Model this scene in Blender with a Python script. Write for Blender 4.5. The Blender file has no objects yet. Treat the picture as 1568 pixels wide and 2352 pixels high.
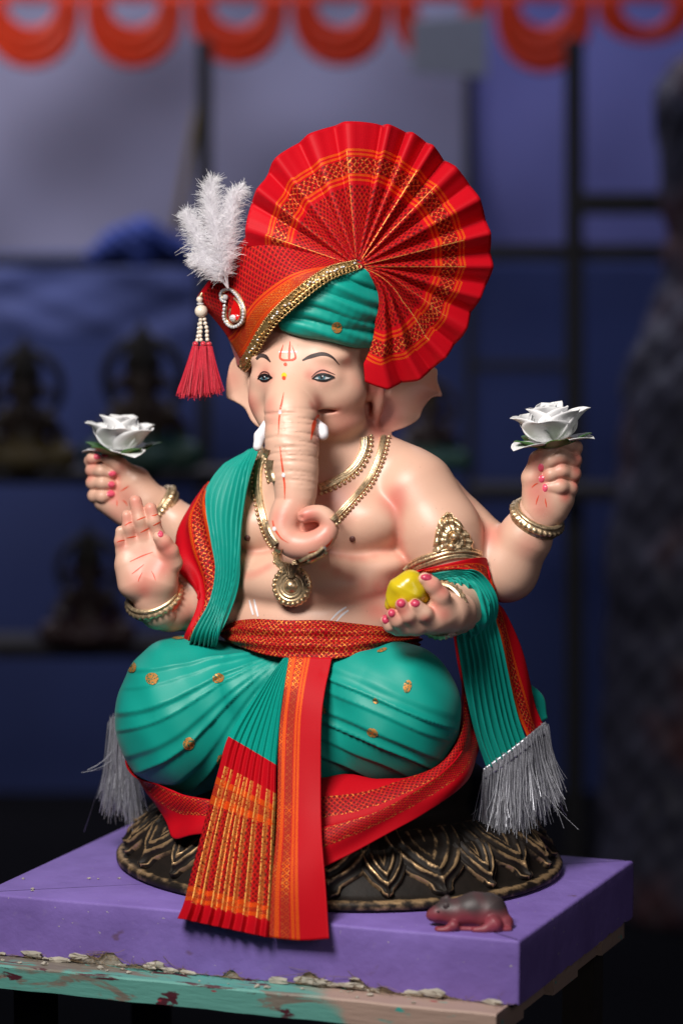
import bpy, bmesh, math, random
import numpy as np
from mathutils import Vector, Matrix
from mathutils.bvhtree import BVHTree
random.seed(7); rng = np.random.default_rng(7)
S = 0.0005                      # metres per photo-view pixel at the idol's axis
FP = 85/36*2352                 # focal length in view pixels (view = 1568 x 2352)
DC, HC = FP, 1332.0             # camera distance and height above the plinth top, in pixels units
PITCH = math.atan((1176-660)/FP)
sc = bpy.context.scene
col = bpy.data.collections.new('scene'); sc.collection.children.link(col)

# ---------------------------------------------------------------- camera, world, lights, exposure
cam_d = bpy.data.cameras.new('camera'); cam = bpy.data.objects.new('camera', cam_d); col.objects.link(cam)
cam.location = (0, -DC*S, HC*S); cam.rotation_euler = (math.pi/2-PITCH, 0, 0)
cam_d.sensor_fit = 'VERTICAL'; cam_d.sensor_height = 36; cam_d.sensor_width = 24; cam_d.lens = 85
cam_d.clip_end = 100; cam_d.clip_start = .05
cam_d.dof.use_dof = True; cam_d.dof.focus_distance = (DC-190)*S; cam_d.dof.aperture_fstop = 2.2
sc.camera = cam
w = bpy.data.worlds.new('World'); sc.world = w; w.use_nodes = True
w.node_tree.nodes['Background'].inputs[0].default_value = (.13, .17, .36, 1)
w.node_tree.nodes['Background'].inputs[1].default_value = .045
def area(name, loc, target, size, power, colr, size_y=None):
    l = bpy.data.lights.new(name, 'AREA'); l.size = size; l.energy = power; l.color = colr
    if size_y: l.shape = 'RECTANGLE'; l.size_y = size_y
    o = bpy.data.objects.new(name, l); col.objects.link(o); o.location = loc
    o.rotation_euler = (Vector(target)-Vector(loc)).to_track_quat('-Z', 'Y').to_euler(); return o
k_ = area('key_lamp', (-.60, -1.30, 1.62), (-.02, -.12, .34), .62, 14, (1, .95, .90)); k_.data.spread = math.radians(95)
k_ = area('fill_lamp', (.95, -1.75, .95), (.05, 0, .35), .6, .9, (1, .93, .9)); k_.data.spread = math.radians(90)  # added weak fill so the gold reads, no visible source
area('tent_skylight', (-1.3, 4.38, 2.75), (-1.2, 4.62, 1.0), 4.6, 58, (.84, .86, 1), .2)
k_ = area('valance_fill', (-2.3, 2.9, 2.7), (-1.7, 4.2, 1.45), .8, 26, (1, .93, .92)); k_.data.spread = math.radians(100)  # added lamp that brightens the valance and the wall behind it
area('tent_glow', (.8, 2.6, 3.1), (1.8, 4.7, 1.4), 1.6, 15, (.66, .70, 1))
sc.view_settings.view_transform = 'Standard'; sc.view_settings.look = 'None'
sc.view_settings.exposure = 0; sc.view_settings.gamma = 1
sc.render.film_transparent = False
sc.cycles.use_denoising = True
try: sc.cycles.denoiser = 'OPENIMAGEDENOISE'
except Exception: pass

# ---------------------------------------------------------------- photo pixel + depth -> position
cp, sp = math.cos(PITCH), math.sin(PITCH)
def Pn(a):                                    # (n,3) of px,py,d -> positions in pixel units
    a = np.asarray(a, float).reshape(-1, 3)
    x = a[:,0]-784; y = 1176-a[:,1]
    dy = y*sp+FP*cp; dz = y*cp-FP*sp
    t = (DC-a[:,2])/dy
    return np.stack([x*t, -a[:,2], HC+dz*t], 1)
def P(px, py, d): return Pn([(px, py, d)])[0]
def proj(q):                                  # positions (pixel units) -> px,py
    q = np.asarray(q, float).reshape(-1, 3)
    Y = q[:,1]+DC; Z = q[:,2]-HC
    f = Y*cp-Z*sp; u = Y*sp+Z*cp
    return 784+q[:,0]/f*FP, 1176-u/f*FP
def ks(d): return (DC-d)/DC
CAMP = np.array([0, -DC, HC])
YAW = math.radians(24.5)
EU = np.array([math.cos(YAW), -math.sin(YAW), 0]); EF = np.array([-math.sin(YAW), -math.cos(YAW), 0])
def IDL(u, f, z): return EU*u+EF*f+np.array([0, 0, z])
def z3(x, y): return 143.5+x*.29296, 918.7+y*.29296
def z4(x, y): return 832.6+x*.3662, 890+y*.3662

# ---------------------------------------------------------------- node helpers
class V:
    def __init__(s, g, sock): s.g, s.s = g, sock
    def __add__(a, b): return a.g.m('ADD', a, b)
    __radd__ = __add__
    def __sub__(a, b): return a.g.m('SUBTRACT', a, b)
    def __rsub__(a, b): return a.g.m('SUBTRACT', b, a)
    def __mul__(a, b): return a.g.m('MULTIPLY', a, b)
    __rmul__ = __mul__
    def __gt__(a, b): return a.g.m('GREATER_THAN', a, b)
    def __lt__(a, b): return a.g.m('LESS_THAN', a, b)
    def fract(a): return a.g.m('FRACT', a)
    def sin(a): return a.g.m('SINE', a)
    def abs(a): return a.g.m('ABSOLUTE', a)
class G:
    def __init__(s, name):
        s.mat = bpy.data.materials.new(name); s.mat.use_nodes = True
        s.nt = s.mat.node_tree; s.b = s.nt.nodes['Principled BSDF']; s.out = s.nt.nodes['Material Output']
    def node(s, t): return s.nt.nodes.new(t)
    def put(s, sock, v):
        if isinstance(v, V): s.nt.links.new(v.s, sock)
        elif isinstance(v, (tuple, list)): sock.default_value = tuple(v)+((1,) if len(v) == 3 and sock.type == 'RGBA' else ())
        else: sock.default_value = v
    def m(s, op, a, b=0.0):
        n = s.node('ShaderNodeMath'); n.operation = op; s.put(n.inputs[0], a); s.put(n.inputs[1], b); return V(s, n.outputs[0])
    def mix(s, f, a, b):
        n = s.node('ShaderNodeMix'); n.data_type = 'RGBA'; s.put(n.inputs[0], f); s.put(n.inputs[6], a); s.put(n.inputs[7], b); return V(s, n.outputs[2])
    def uv(s):
        n = s.node('ShaderNodeUVMap'); x = s.node('ShaderNodeSeparateXYZ'); s.nt.links.new(n.outputs[0], x.inputs[0])
        return V(s, x.outputs[0]), V(s, x.outputs[1])
    def obj(s):
        return V(s, s.node('ShaderNodeTexCoord').outputs['Object'])
    def attr(s, name):
        n = s.node('ShaderNodeAttribute'); n.attribute_name = name; return V(s, n.outputs['Color'])
    def noise(s, scale, detail=4, rough=.55, vec=None, dist=0):
        n = s.node('ShaderNodeTexNoise'); n.inputs['Scale'].default_value = scale; n.inputs['Detail'].default_value = detail
        n.inputs['Roughness'].default_value = rough; n.inputs['Distortion'].default_value = dist
        s.put(n.inputs['Vector'], vec or s.obj()); return V(s, n.outputs['Fac'])
    def mapv(s, vec, scale):
        n = s.node('ShaderNodeMapping'); s.put(n.inputs['Vector'], vec); n.inputs['Scale'].default_value = scale; return V(s, n.outputs[0])
    def ramp(s, v, stops, interp='LINEAR'):
        n = s.node('ShaderNodeValToRGB'); s.put(n.inputs[0], v); cr = n.color_ramp; cr.interpolation = interp
        while len(cr.elements) < len(stops): cr.elements.new(.5)
        for e, (p, c) in zip(cr.elements, stops): e.position = p; e.color = tuple(c)+(1,)
        return V(s, n.outputs[0])
    def smooth(s, v, a, b):
        n = s.node('ShaderNodeMapRange'); n.interpolation_type = 'SMOOTHSTEP'; s.put(n.inputs[0], v)
        n.inputs[1].default_value = a; n.inputs[2].default_value = b; return V(s, n.outputs[0])
    def bump(s, h, strength=.3, dist=.001):
        n = s.node('ShaderNodeBump'); n.inputs['Strength'].default_value = strength; n.inputs['Distance'].default_value = dist
        s.put(n.inputs['Height'], h); s.nt.links.new(n.outputs[0], s.b.inputs['Normal'])
    def set(s, **k):
        for a, v in k.items(): s.put(s.b.inputs[a.replace('_', ' ')], v)
        return s
def simple(name, colr, rough=.5, metal=0, var=.15, scale=60, bump=0, bscale=400, **k):
    g = G(name); n = g.noise(scale, 5)
    c = g.mix(n, tuple(x*(1-var) for x in colr), tuple(min(1, x*(1+var)) for x in colr))
    g.set(Base_Color=c, Roughness=g.ramp(n, [(0, (max(0, rough-.08),)*3), (1, (min(1, rough+.08),)*3)]), Metallic=metal, **k)
    if bump: g.bump(g.noise(bscale, 3), bump, .0006)
    return g.mat

RED = (.47, .003, .010); DRED = (.24, .004, .008); ORANGE = (.78, .13, .006); GOLDT = (.80, .30, .05)
GREEN = (.003, .33, .262)
def silk(name, colr, alt, buttas=False):
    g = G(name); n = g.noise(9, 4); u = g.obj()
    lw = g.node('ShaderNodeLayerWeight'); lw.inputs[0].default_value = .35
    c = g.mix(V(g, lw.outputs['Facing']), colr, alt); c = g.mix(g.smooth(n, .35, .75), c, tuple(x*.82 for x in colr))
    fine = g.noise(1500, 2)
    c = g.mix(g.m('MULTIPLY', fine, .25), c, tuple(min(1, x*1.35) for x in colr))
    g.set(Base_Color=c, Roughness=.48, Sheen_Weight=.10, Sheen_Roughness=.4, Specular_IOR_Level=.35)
    g.bump(g.noise(900, 2), .12, .0005); return g.mat
def zari(name, bands, width, k=7.0, ridge=None, split=None):
    """UV: u = pixels/100 along, v = 0..1 across; bands = (lo, hi, kind); width in pixels/100."""
    g = G(name); u, v = g.uv(); vp = v*width
    fine = g.noise(700, 2); colr = g.mix(fine*.5, RED, tuple(x*1.25 for x in RED)); metal = None
    a = (u*k+vp*k).fract(); b = (u*k-vp*k).fract()
    line = g.m('MAXIMUM', a < .26, b < .26)
    dot = ((a-.63).abs() < .14)*((b-.63).abs() < .14)
    tw = ((u*26+vp*34).fract() > .42)
    spark = g.smooth(g.noise(520, 2), .5, .62)
    M_ = 0.0
    for lo, hi, kind in bands:
        mk = (v > lo)*(v < hi)
        if kind == 'plain': continue
        if kind == 'stripe': c = g.mix(tw, RED, ORANGE); mt = tw*.25
        elif kind == 'lattice':
            c = g.mix(line, DRED, g.mix(spark, RED, GOLDT)); c = g.mix(dot, c, (.09, .02, .004)); mt = line*spark*.5
        elif kind == 'dark':
            c = g.mix(line, DRED, g.mix(spark*.35, RED, ORANGE)); c = g.mix(dot, c, (.05, .008, .004)); mt = line*spark*.3
        elif kind == 'zari':
            lowf = g.smooth(g.noise(16, 3), .45, .62); c = g.mix(g.m('MAXIMUM', line*.8, dot)*(lowf*.75+.25), (.34, .012, .010), g.mix(spark, ORANGE, GOLDT)); mt = line*lowf*.5  # lowf: glints on the gold lattice, put into the colour in patches
        elif kind == 'green': c = g.mix(fine*.4, GREEN, tuple(x*.7 for x in GREEN)); mt = None
        colr = g.mix(mk, colr, c)
        if mt is not None: M_ = M_+mk*mt
    if ridge:                                   # gold thread along the pleat ridges: u coordinate is the pleat phase
        ph = g.attr('phase'); sep = g.node('ShaderNodeSeparateXYZ'); g.nt.links.new(ph.s, sep.inputs[0])
        mk = (V(g, sep.outputs[0]) > ridge[0])*(v > ridge[1])*(v < ridge[2])*g.smooth(g.noise(420, 2), .38, .5)
        colr = g.mix(mk, colr, (.85, .42, .10)); M_ = M_+mk*.6
    g.set(Base_Color=colr, Roughness=.55, Metallic=M_, Sheen_Weight=.0, Specular_IOR_Level=.12)
    rib = ((u*210).sin()*.5+g.noise(600, 2)*2); g.bump(rib, .10, .0004)
    return g.mat

MAT = {}
g = G('idol_paint'); c = g.attr('Col'); n = g.noise(25, 4)
n5 = g.noise(9, 5, .6); n6 = g.noise(420, 3); c = g.mix(g.smooth(n5, .42, .72)*.22, c, (.66, .30, .22)); c = g.mix(g.smooth(n6, .66, .72)*.22, c, (.80, .66, .55)); c = g.mix(g.smooth(g.noise(230, 2), .735, .75)*.35, c, (.30, .20, .15))
g.set(Base_Color=g.mix(n*.10, c, (.75, .40, .28)), Roughness=g.ramp(n, [(.3, (.40,)*3), (.75, (.52,)*3)]), Specular_IOR_Level=.5, Coat_Weight=.08, Coat_Roughness=.3)
g.bump(g.noise(60, 6, .65), .16, .0012); MAT['skin'] = g.mat
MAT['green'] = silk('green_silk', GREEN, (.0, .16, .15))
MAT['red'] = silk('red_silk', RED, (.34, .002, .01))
def goldmat(name, base, rough):
    g = G(name); n = g.noise(90, 5); cav = g.noise(260, 3)
    g.set(Base_Color=g.mix(g.smooth(cav, .35, .6), tuple(x*.6 for x in base), base), Metallic=.78,
          Roughness=g.ramp(n, [(.2, (rough-.1,)*3), (.8, (rough+.12,)*3)])); g.bump(g.noise(300, 3), .25, .0006); return g.mat
MAT['gold'] = goldmat('antique_gold_paint', (.82, .61, .37), .34)
MAT['trimgold'] = goldmat('gold_lace', (.72, .46, .18), .28)
MAT['white'] = simple('white_paint', (.78, .76, .80), .5)
MAT['eyewhite'] = simple('eye_white_paint', (.52, .52, .54), .35)
MAT['orange'] = simple('orange_paint', (.72, .06, .015), .5)
MAT['yellow'] = simple('yellow_paint', (.78, .48, .01), .5)
MAT['black'] = simple('black_paint', (.012, .009, .010), .35)
MAT['brown'] = simple('brown_paint', (.035, .018, .016), .6)
MAT['lid'] = simple('eyelid_line_paint', (.10, .030, .028), .5)
MAT['pink'] = simple('pink_nail_varnish', (.80, .10, .17), .22)
MAT['dpink'] = simple('dark_pink_nail_varnish', (.58, .05, .11), .35)
MAT['iris'] = simple('grey_blue_paint', (.09, .18, .22), .2, var=.5, scale=500)
MAT['nipple'] = simple('brown_rose_paint', (.12, .040, .034), .55)
MAT['pearl'] = simple('pearl', (.80, .70, .58), .18, var=.05, Coat_Weight=.6)
MAT['stone'] = simple('rhinestone', (.82, .82, .86), .08, .35, var=.25, scale=500)
MAT['silver'] = simple('silver_tinsel', (.55, .56, .62), .25, .9, var=.4, scale=300)
g = G('white_feather'); g.set(Base_Color=(.97, .96, .98), Roughness=.8)
tr = g.node('ShaderNodeBsdfTranslucent'); tr.inputs[0].default_value = (.98, .97, .99, 1); mx = g.node('ShaderNodeMixShader'); mx.inputs[0].default_value = .6; g.nt.links.new(g.b.outputs[0], mx.inputs[1]); g.nt.links.new(tr.outputs[0], mx.inputs[2]); g.nt.links.new(mx.outputs[0], g.out.inputs[0]); MAT['feather'] = g.mat

# ---------------------------------------------------------------- objects
def tag(o, label=None, cat=None, group=None, kind=None):
    for k, v in (('label', label), ('category', cat), ('group', group), ('kind', kind)):
        if v: o[k] = v
    return o
def empty(name, loc, label, cat, group=None):
    o = bpy.data.objects.new(name, None); col.objects.link(o); o.location = loc; o.empty_display_size = .05
    return tag(o, label, cat, group)
def mesh(name, verts, faces, mat=None, parent=None, smooth=True, px=True, uv=None, colr=None, phase=None, thick=0, flip=False):
    """verts in pixel units (px=True); faces (n,4) or (n,3) array or list of lists"""
    me = bpy.data.meshes.new(name); vs = np.asarray(verts, float)*(S if px else 1)
    if isinstance(faces, np.ndarray):
        n, k = faces.shape
        if flip: faces = faces[:, ::-1]
        me.vertices.add(len(vs)); me.vertices.foreach_set('co', vs.astype(np.float32).ravel())
        me.loops.add(n*k); me.loops.foreach_set('vertex_index', faces.astype(np.int32).ravel())
        me.polygons.add(n); me.polygons.foreach_set('loop_start', np.arange(0, n*k, k, dtype=np.int32))
        me.update(calc_edges=True); me.validate()
    else: me.from_pydata([tuple(v) for v in vs], [], [list(f)[::-1] if flip else list(f) for f in faces]); me.update()
    me.polygons.foreach_set('use_smooth', [smooth]*len(me.polygons))
    li = None
    if uv is not None:
        li = np.empty(len(me.loops), np.int32); me.loops.foreach_get('vertex_index', li)
        l = me.uv_layers.new(name='UVMap'); l.data.foreach_set('uv', np.asarray(uv, np.float32)[li].ravel())
    if colr is not None:
        a = me.color_attributes.new('Col', 'FLOAT_COLOR', 'POINT')
        a.data.foreach_set('color', np.c_[colr, np.ones(len(colr))].astype(np.float32).ravel())
    if phase is not None:
        a = me.attributes.new('phase', 'FLOAT_VECTOR', 'POINT'); a.data.foreach_set('vector', np.repeat(np.asarray(phase, np.float32)[:, None], 3, 1).ravel())
    if mat: me.materials.append(MAT[mat] if isinstance(mat, str) else mat)
    o = bpy.data.objects.new(name, me); col.objects.link(o)
    if parent: attach(o, parent)
    if thick:
        md = o.modifiers.new('thickness', 'SOLIDIFY'); md.thickness = thick*S; md.offset = -1
    return o
def attach(o, parent):
    o.parent = parent
    if parent.type == 'EMPTY': o.matrix_parent_inverse = Matrix.Translation(-parent.location)
def grid_faces(nr, nc, closed=False):
    i, j = np.meshgrid(np.arange(nr-1), np.arange(nc if closed else nc-1), indexing='ij'); j2 = (j+1) % nc
    return np.stack([i*nc+j, i*nc+j2, (i+1)*nc+j2, (i+1)*nc+j], -1).reshape(-1, 4)
def cat(parts):                              # join (verts, faces) lists
    vs, fs, o = [], [], 0
    for v, f in parts: vs.append(np.asarray(v)); fs.append(np.asarray(f)+o); o += len(v)
    return np.concatenate(vs), np.concatenate(fs)
def spline(pts, n, even=False):
    p = np.asarray(pts, float); m = len(p)
    if m == 2: t = np.linspace(0, 1, n)[:, None]; return p[0]*(1-t)+p[1]*t
    q = np.vstack([2*p[0]-p[1], p, 2*p[-1]-p[-2]])
    seg = np.r_[0, np.cumsum(np.sqrt(np.linalg.norm(np.diff(p[:, :3], axis=0), axis=1))+1e-9)]
    if even: seg = np.arange(m, dtype=float)
    s = np.linspace(0, seg[-1], n)
    i = np.clip(np.searchsorted(seg, s, side='right')-1, 0, m-2); t = ((s-seg[i])/(seg[i+1]-seg[i]))[:, None]
    a, b, c, d = q[i], q[i+1], q[i+2], q[i+3]
    return .5*((2*b)+(c-a)*t+(2*a-5*b+4*c-d)*t*t+(3*b-a-3*c+d)*t**3)
def vnormals(v, f):
    n = np.zeros_like(v); a = v[f[:, 2]]-v[f[:, 0]]; b = v[f[:, -1]]-v[f[:, 1]]; fn = np.cross(a, b)
    for k in range(f.shape[1]):
        for c in range(3): n[:, c] += np.bincount(f[:, k], fn[:, c], len(v))
    return n/np.maximum(np.linalg.norm(n, axis=1, keepdims=True), 1e-9)
def tube(path, r, n=8, caps=True):
    p = np.asarray(path, float); m = len(p); r = np.broadcast_to(np.asarray(r, float), (m,))
    t = np.gradient(p, axis=0); t /= np.maximum(np.linalg.norm(t, axis=1, keepdims=True), 1e-9)
    up = np.array([.31, -.52, .79]); nn = np.cross(t, up); nn /= np.maximum(np.linalg.norm(nn, axis=1, keepdims=True), 1e-9); bb = np.cross(t, nn)
    a = np.linspace(0, 2*np.pi, n, endpoint=False)
    v = p[:, None]+r[:, None, None]*(np.cos(a)[None, :, None]*nn[:, None]+np.sin(a)[None, :, None]*bb[:, None])
    f = grid_faces(m, n, True); v = v.reshape(-1, 3)
    if caps:
        k = len(v); v = np.vstack([v, p[0], p[-1]]); j = np.arange(n); j2 = (j+1) % n
        f = np.vstack([f, np.stack([j2, j, np.full(n, k), np.full(n, k)], 1), np.stack([(m-1)*n+j, (m-1)*n+j2, np.full(n, k+1), np.full(n, k+1)], 1)])
    return v, f
def tris(f):                                  # quads (possibly degenerate) -> tris
    t = np.vstack([f[:, [0, 1, 2]], f[:, [0, 2, 3]]]); return t[(t[:, 0] != t[:, 1]) & (t[:, 1] != t[:, 2]) & (t[:, 0] != t[:, 2])]
def ball(c, r, n=8, m=6, basis=None):
    th = np.linspace(0, np.pi, m+1); a = np.linspace(0, 2*np.pi, n, endpoint=False)
    r = np.broadcast_to(np.asarray(r, float), (3,))
    v = np.stack([np.outer(np.sin(th), np.cos(a)), np.outer(np.sin(th), np.sin(a)), np.outer(np.cos(th), np.ones(n))], -1).reshape(-1, 3)*r
    if basis is not None: v = v@np.asarray(basis)
    return v+np.asarray(c), grid_faces(m+1, n, True)[:, ::-1]
def frame(axis):
    a = np.asarray(axis, float); a = a/np.linalg.norm(a); h = np.array([0, 0, 1.]) if abs(a[2]) < .9 else np.array([1., 0, 0])
    x = np.cross(h, a); x /= np.linalg.norm(x); return np.stack([x, np.cross(a, x), a])

# ---------------------------------------------------------------- implicit sculpting
class SDF:
    def __init__(s, lo, hi, h):
        s.o = np.array(lo, float); s.h = h; s.n = np.ceil((np.array(hi)-s.o)/h).astype(int)+1
        s.F = np.full(s.n, 100, np.float32)
    def region(s, lo, hi):
        a = np.clip(np.floor((np.array(lo)-s.o)/s.h).astype(int), 0, s.n); b = np.clip(np.ceil((np.array(hi)-s.o)/s.h).astype(int)+1, 0, s.n)
        sl = tuple(slice(i, j) for i, j in zip(a, b))
        g = [(s.o[i]+s.h*np.arange(a[i], b[i])).astype(np.float32) for i in range(3)]
        return sl, g[0][:, None, None], g[1][None, :, None], g[2][None, None, :]
    def comb(s, sl, d, k, op='add'):
        A = s.F[sl]; d = d.astype(np.float32)
        if op == 'add':
            if k > 0: hh = np.maximum(k-np.abs(A-d), 0)/k; s.F[sl] = np.minimum(A, d)-hh*hh*k*.25
            else: s.F[sl] = np.minimum(A, d)
        else:
            d = -d
            if k > 0: hh = np.maximum(k-np.abs(A-d), 0)/k; s.F[sl] = np.maximum(A, d)+hh*hh*k*.25
            else: s.F[sl] = np.maximum(A, d)
    def ell(s, c, r, k=15, basis=None, op='add'):
        c = np.asarray(c, float); B = np.stack([EU, EF, [0, 0, 1]]) if basis is None else np.asarray(basis); R = max(r)+k+8
        sl, x, y, z = s.region(c-R, c+R); x = x-c[0]; y = y-c[1]; z = z-c[2]
        q = [B[i][0]*x+B[i][1]*y+B[i][2]*z for i in range(3)]
        k0 = np.sqrt(sum((q[i]/r[i])**2 for i in range(3)))+1e-6; k1 = np.sqrt(sum((q[i]/r[i]**2)**2 for i in range(3)))+1e-9
        s.comb(sl, k0*(k0-1)/k1, k, op)
    def chain(s, pts, k=15, ki=None, op='add'):        # pts: pixel-unit xyz + r
        pts = np.asarray(pts, float); R = pts[:, 3].max()+k+8
        sl, x, y, z = s.region(pts[:, :3].min(0)-R, pts[:, :3].max(0)+R); D = None
        for a, b in zip(pts[:-1], pts[1:]):
            ba = b[:3]-a[:3]; L = max(ba@ba, 1e-6)
            t = np.clip(((x-a[0])*ba[0]+(y-a[1])*ba[1]+(z-a[2])*ba[2])/L, 0, 1)
            d = np.sqrt((x-a[0]-t*ba[0])**2+(y-a[1]-t*ba[1])**2+(z-a[2]-t*ba[2])**2)-(a[3]+t*(b[3]-a[3]))
            if D is None: D = d
            elif ki: hh = np.maximum(ki-np.abs(D-d), 0)/ki; D = np.minimum(D, d)-hh*hh*ki*.25
            else: D = np.minimum(D, d)
        s.comb(sl, D, k, op)
    def mesh(s, smooth=1):
        F = s.F; n = s.n; sg = F < 0
        A = np.zeros(n-1, np.uint8)
        for i in (0, 1):
            for j in (0, 1):
                for k in (0, 1): A += sg[i:n[0]-1+i, j:n[1]-1+j, k:n[2]-1+k]
        m = (A > 0) & (A < 8); ids = np.argwhere(m); idx = np.full(n-1, -1, np.int32); idx[m] = np.arange(len(ids))
        cs = np.array([(i, j, k) for i in (0, 1) for j in (0, 1) for k in (0, 1)])
        V8 = np.stack([F[ids[:, 0]+c[0], ids[:, 1]+c[1], ids[:, 2]+c[2]] for c in cs], 1)
        acc = np.zeros((len(ids), 3)); cnt = np.zeros(len(ids))
        for a in range(8):
            for b in range(a+1, 8):
                if np.abs(cs[a]-cs[b]).sum() != 1: continue
                cr = (V8[:, a] < 0) != (V8[:, b] < 0); t = np.where(cr, V8[:, a]/np.where(cr, V8[:, a]-V8[:, b], 1), 0)
                acc += np.where(cr[:, None], cs[a]+t[:, None]*(cs[b]-cs[a]), 0); cnt += cr
        v = s.o+s.h*(ids+acc/cnt[:, None]); fs = []
        for ax in range(3):
            o1, o2 = [(1, 2), (2, 0), (0, 1)][ax]
            lo = [slice(None)]*3; hi = [slice(None)]*3; lo[ax] = slice(0, -1); hi[ax] = slice(1, None)
            c = sg[tuple(lo)] != sg[tuple(hi)]; e = np.argwhere(c)
            e = e[(e[:, o1] > 0) & (e[:, o2] > 0) & (e[:, o1] < n[o1]-1) & (e[:, o2] < n[o2]-1)]
            ins = sg[e[:, 0], e[:, 1], e[:, 2]]
            q = []
            for (p, r) in ((-1, -1), (0, -1), (0, 0), (-1, 0)):
                w = e.copy(); w[:, o1] += p; w[:, o2] += r; q.append(idx[w[:, 0], w[:, 1], w[:, 2]])
            q = np.stack(q, 1); q[~ins] = q[~ins][:, ::-1]; fs.append(q)
        f = np.concatenate(fs); f = f[(f >= 0).all(1)]
        for _ in range(smooth): v = lap(v, f, .5)
        return v, f
def lap(v, f, w):
    e = np.concatenate([f[:, [i, (i+1) % f.shape[1]]] for i in range(f.shape[1])]); e = np.vstack([e, e[:, ::-1]])
    c = np.bincount(e[:, 0], minlength=len(v)).astype(float)
    m = np.stack([np.bincount(e[:, 0], v[e[:, 1], k], len(v)) for k in range(3)], 1)/np.maximum(c, 1)[:, None]
    return v*(1-w)+np.where(c[:, None] > 0, m, v)*w
def C4(pts):                                  # px,py,d,r list -> chain in pixel units, radius corrected for depth
    a = np.asarray(pts, float); return np.c_[Pn(a[:, :3]), a[:, 3]*ks(a[:, 2])]
def bvh(v, f): return BVHTree.FromPolygons([tuple(p) for p in v], [tuple(q) for q in f])
def shoot(B, px, py, off=0.0):                # photo pixel -> point on a surface, lifted along its normal
    q = P(px, py, 0); d = q-CAMP; d /= np.linalg.norm(d)
    h, n, i, t = B.ray_cast(Vector(CAMP), Vector(d))
    if h is None: return None, None
    h = np.array(h); n = np.array(n)
    if n@d > 0: n = -n
    return h+n*off, n
def conform(v, B, off):                       # push points that are inside a body to `off` above it
    v = v.copy()
    for i, p in enumerate(v):
        h, n, k, t = B.find_nearest(Vector(p), 140)
        if h is None: continue
        h = np.array(h); n = np.array(n); s = (p-h)@n
        if s < off and (t < 90): v[i] = h+n*off if t > 1e-6 else p+n*off
    return v
def loft(rows, nu, nv, disp=None, B=None, off=3, flipn=False):
    """rows: rails (px,py,d) running along u; stacked along v. Returns verts, faces, uv."""
    R = np.stack([spline(Pn(r), nu) for r in rows]) ; g = np.stack([spline(R[:, i], nv, True) for i in range(nu)], 1)
    v = g.reshape(-1, 3); f = grid_faces(nv, nu)
    if B is not None:
        for it in range(3):
            dl = (conform(v, B, off)-v).reshape(nv, nu, 3)
            mg = np.linalg.norm(dl, axis=2, keepdims=True)
            for _ in range(10 if it < 2 else 2):
                p_ = np.pad(dl, ((1, 1), (1, 1), (0, 0)), 'edge'); dl = np.maximum(0, 1)*(p_[:-2, 1:-1]+p_[2:, 1:-1]+p_[1:-1, :-2]+p_[1:-1, 2:]+2*dl)/6
            v = v+dl.reshape(-1, 3)
    nrm = vnormals(v, f)
    if ((CAMP-v)*nrm).sum() < 0: nrm = -nrm; f = f[:, ::-1]
    if flipn: nrm = -nrm; f = f[:, ::-1]
    uu, vv = np.meshgrid(np.linspace(0, 1, nu), np.linspace(0, 1, nv))
    ph = None
    if disp is not None:
        dd = disp(uu.ravel(), vv.ravel()); v = v+nrm*dd[:, None]
    L = np.linalg.norm(np.diff(g, axis=1), axis=2).mean(0); U = np.r_[0, np.cumsum(L)]/100
    uv = np.c_[np.tile(U, nv), vv.ravel()]
    return v, f, uv
def saw(x, rise=.82):                         # knife pleat profile 0..1
    t = x-np.floor(x); return np.where(t < rise, t/rise, (1-t)/(1-rise))
def wob(n, lo, hi, amp): e = np.linspace(lo, hi, n+1); e[1:-1] += rng.uniform(-amp, amp, n-1)*(hi-lo)/n; return e
def phase_of(x, edges): return np.interp(x, edges, np.arange(len(edges)))

# ================================================================ the idol: body
IDOL = empty('elephant_headed_idol', (0, 0, .06), 'painted plaster elephant-headed idol with four arms, seated in green and red silk', 'idol')
SK = np.array([.70, .43, .315]); PK = np.array([.64, .145, .115]); DPK = np.array([.52, .115, .095]); RSE = np.array([.70, .26, .20])
b = SDF((-470, -470, 300), (560, 330, 1330), 3.2)
def E(px, py, d, r, k=15, op='add', roll=0):
    B = np.stack([EU, EF, [0, 0, 1.]])
    if roll: c, s_ = math.cos(math.radians(roll)), math.sin(math.radians(roll)); B = np.stack([B[0]*c+B[2]*s_, B[1], B[2]*c-B[0]*s_])
    b.ell(P(px, py, d), [x*ks(d) for x in r], k, B, op)
def L(pts, k=15, ki=10): b.chain(C4(pts), k, ki)
E(728, 1425, 80, (238, 182, 140), 20); E(722, 1330, 95, (205, 172, 95), 14)
E(745, 1190, 70, (205, 140, 150), 20)
L([(770, 1000, 85, 80), (775, 1090, 70, 105)], 25); L([(800, 1040, 80, 75), (922, 1105, 95, 88)], 40); L([(740, 1050, 55, 75), (592, 1118, -5, 78)], 40)
E(818, 1200, 152, (112, 80, 76), 12, roll=6); E(592, 1208, 78, (98, 78, 72), 12, roll=-6)
E(835, 1312, 140, (118, 94, 46), 24, roll=14); E(590, 1292, 85, (80, 78, 36), 16); E(575, 1345, 62, (82, 90, 40), 16); E(562, 1400, 60, (86, 100, 42), 10)
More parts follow.
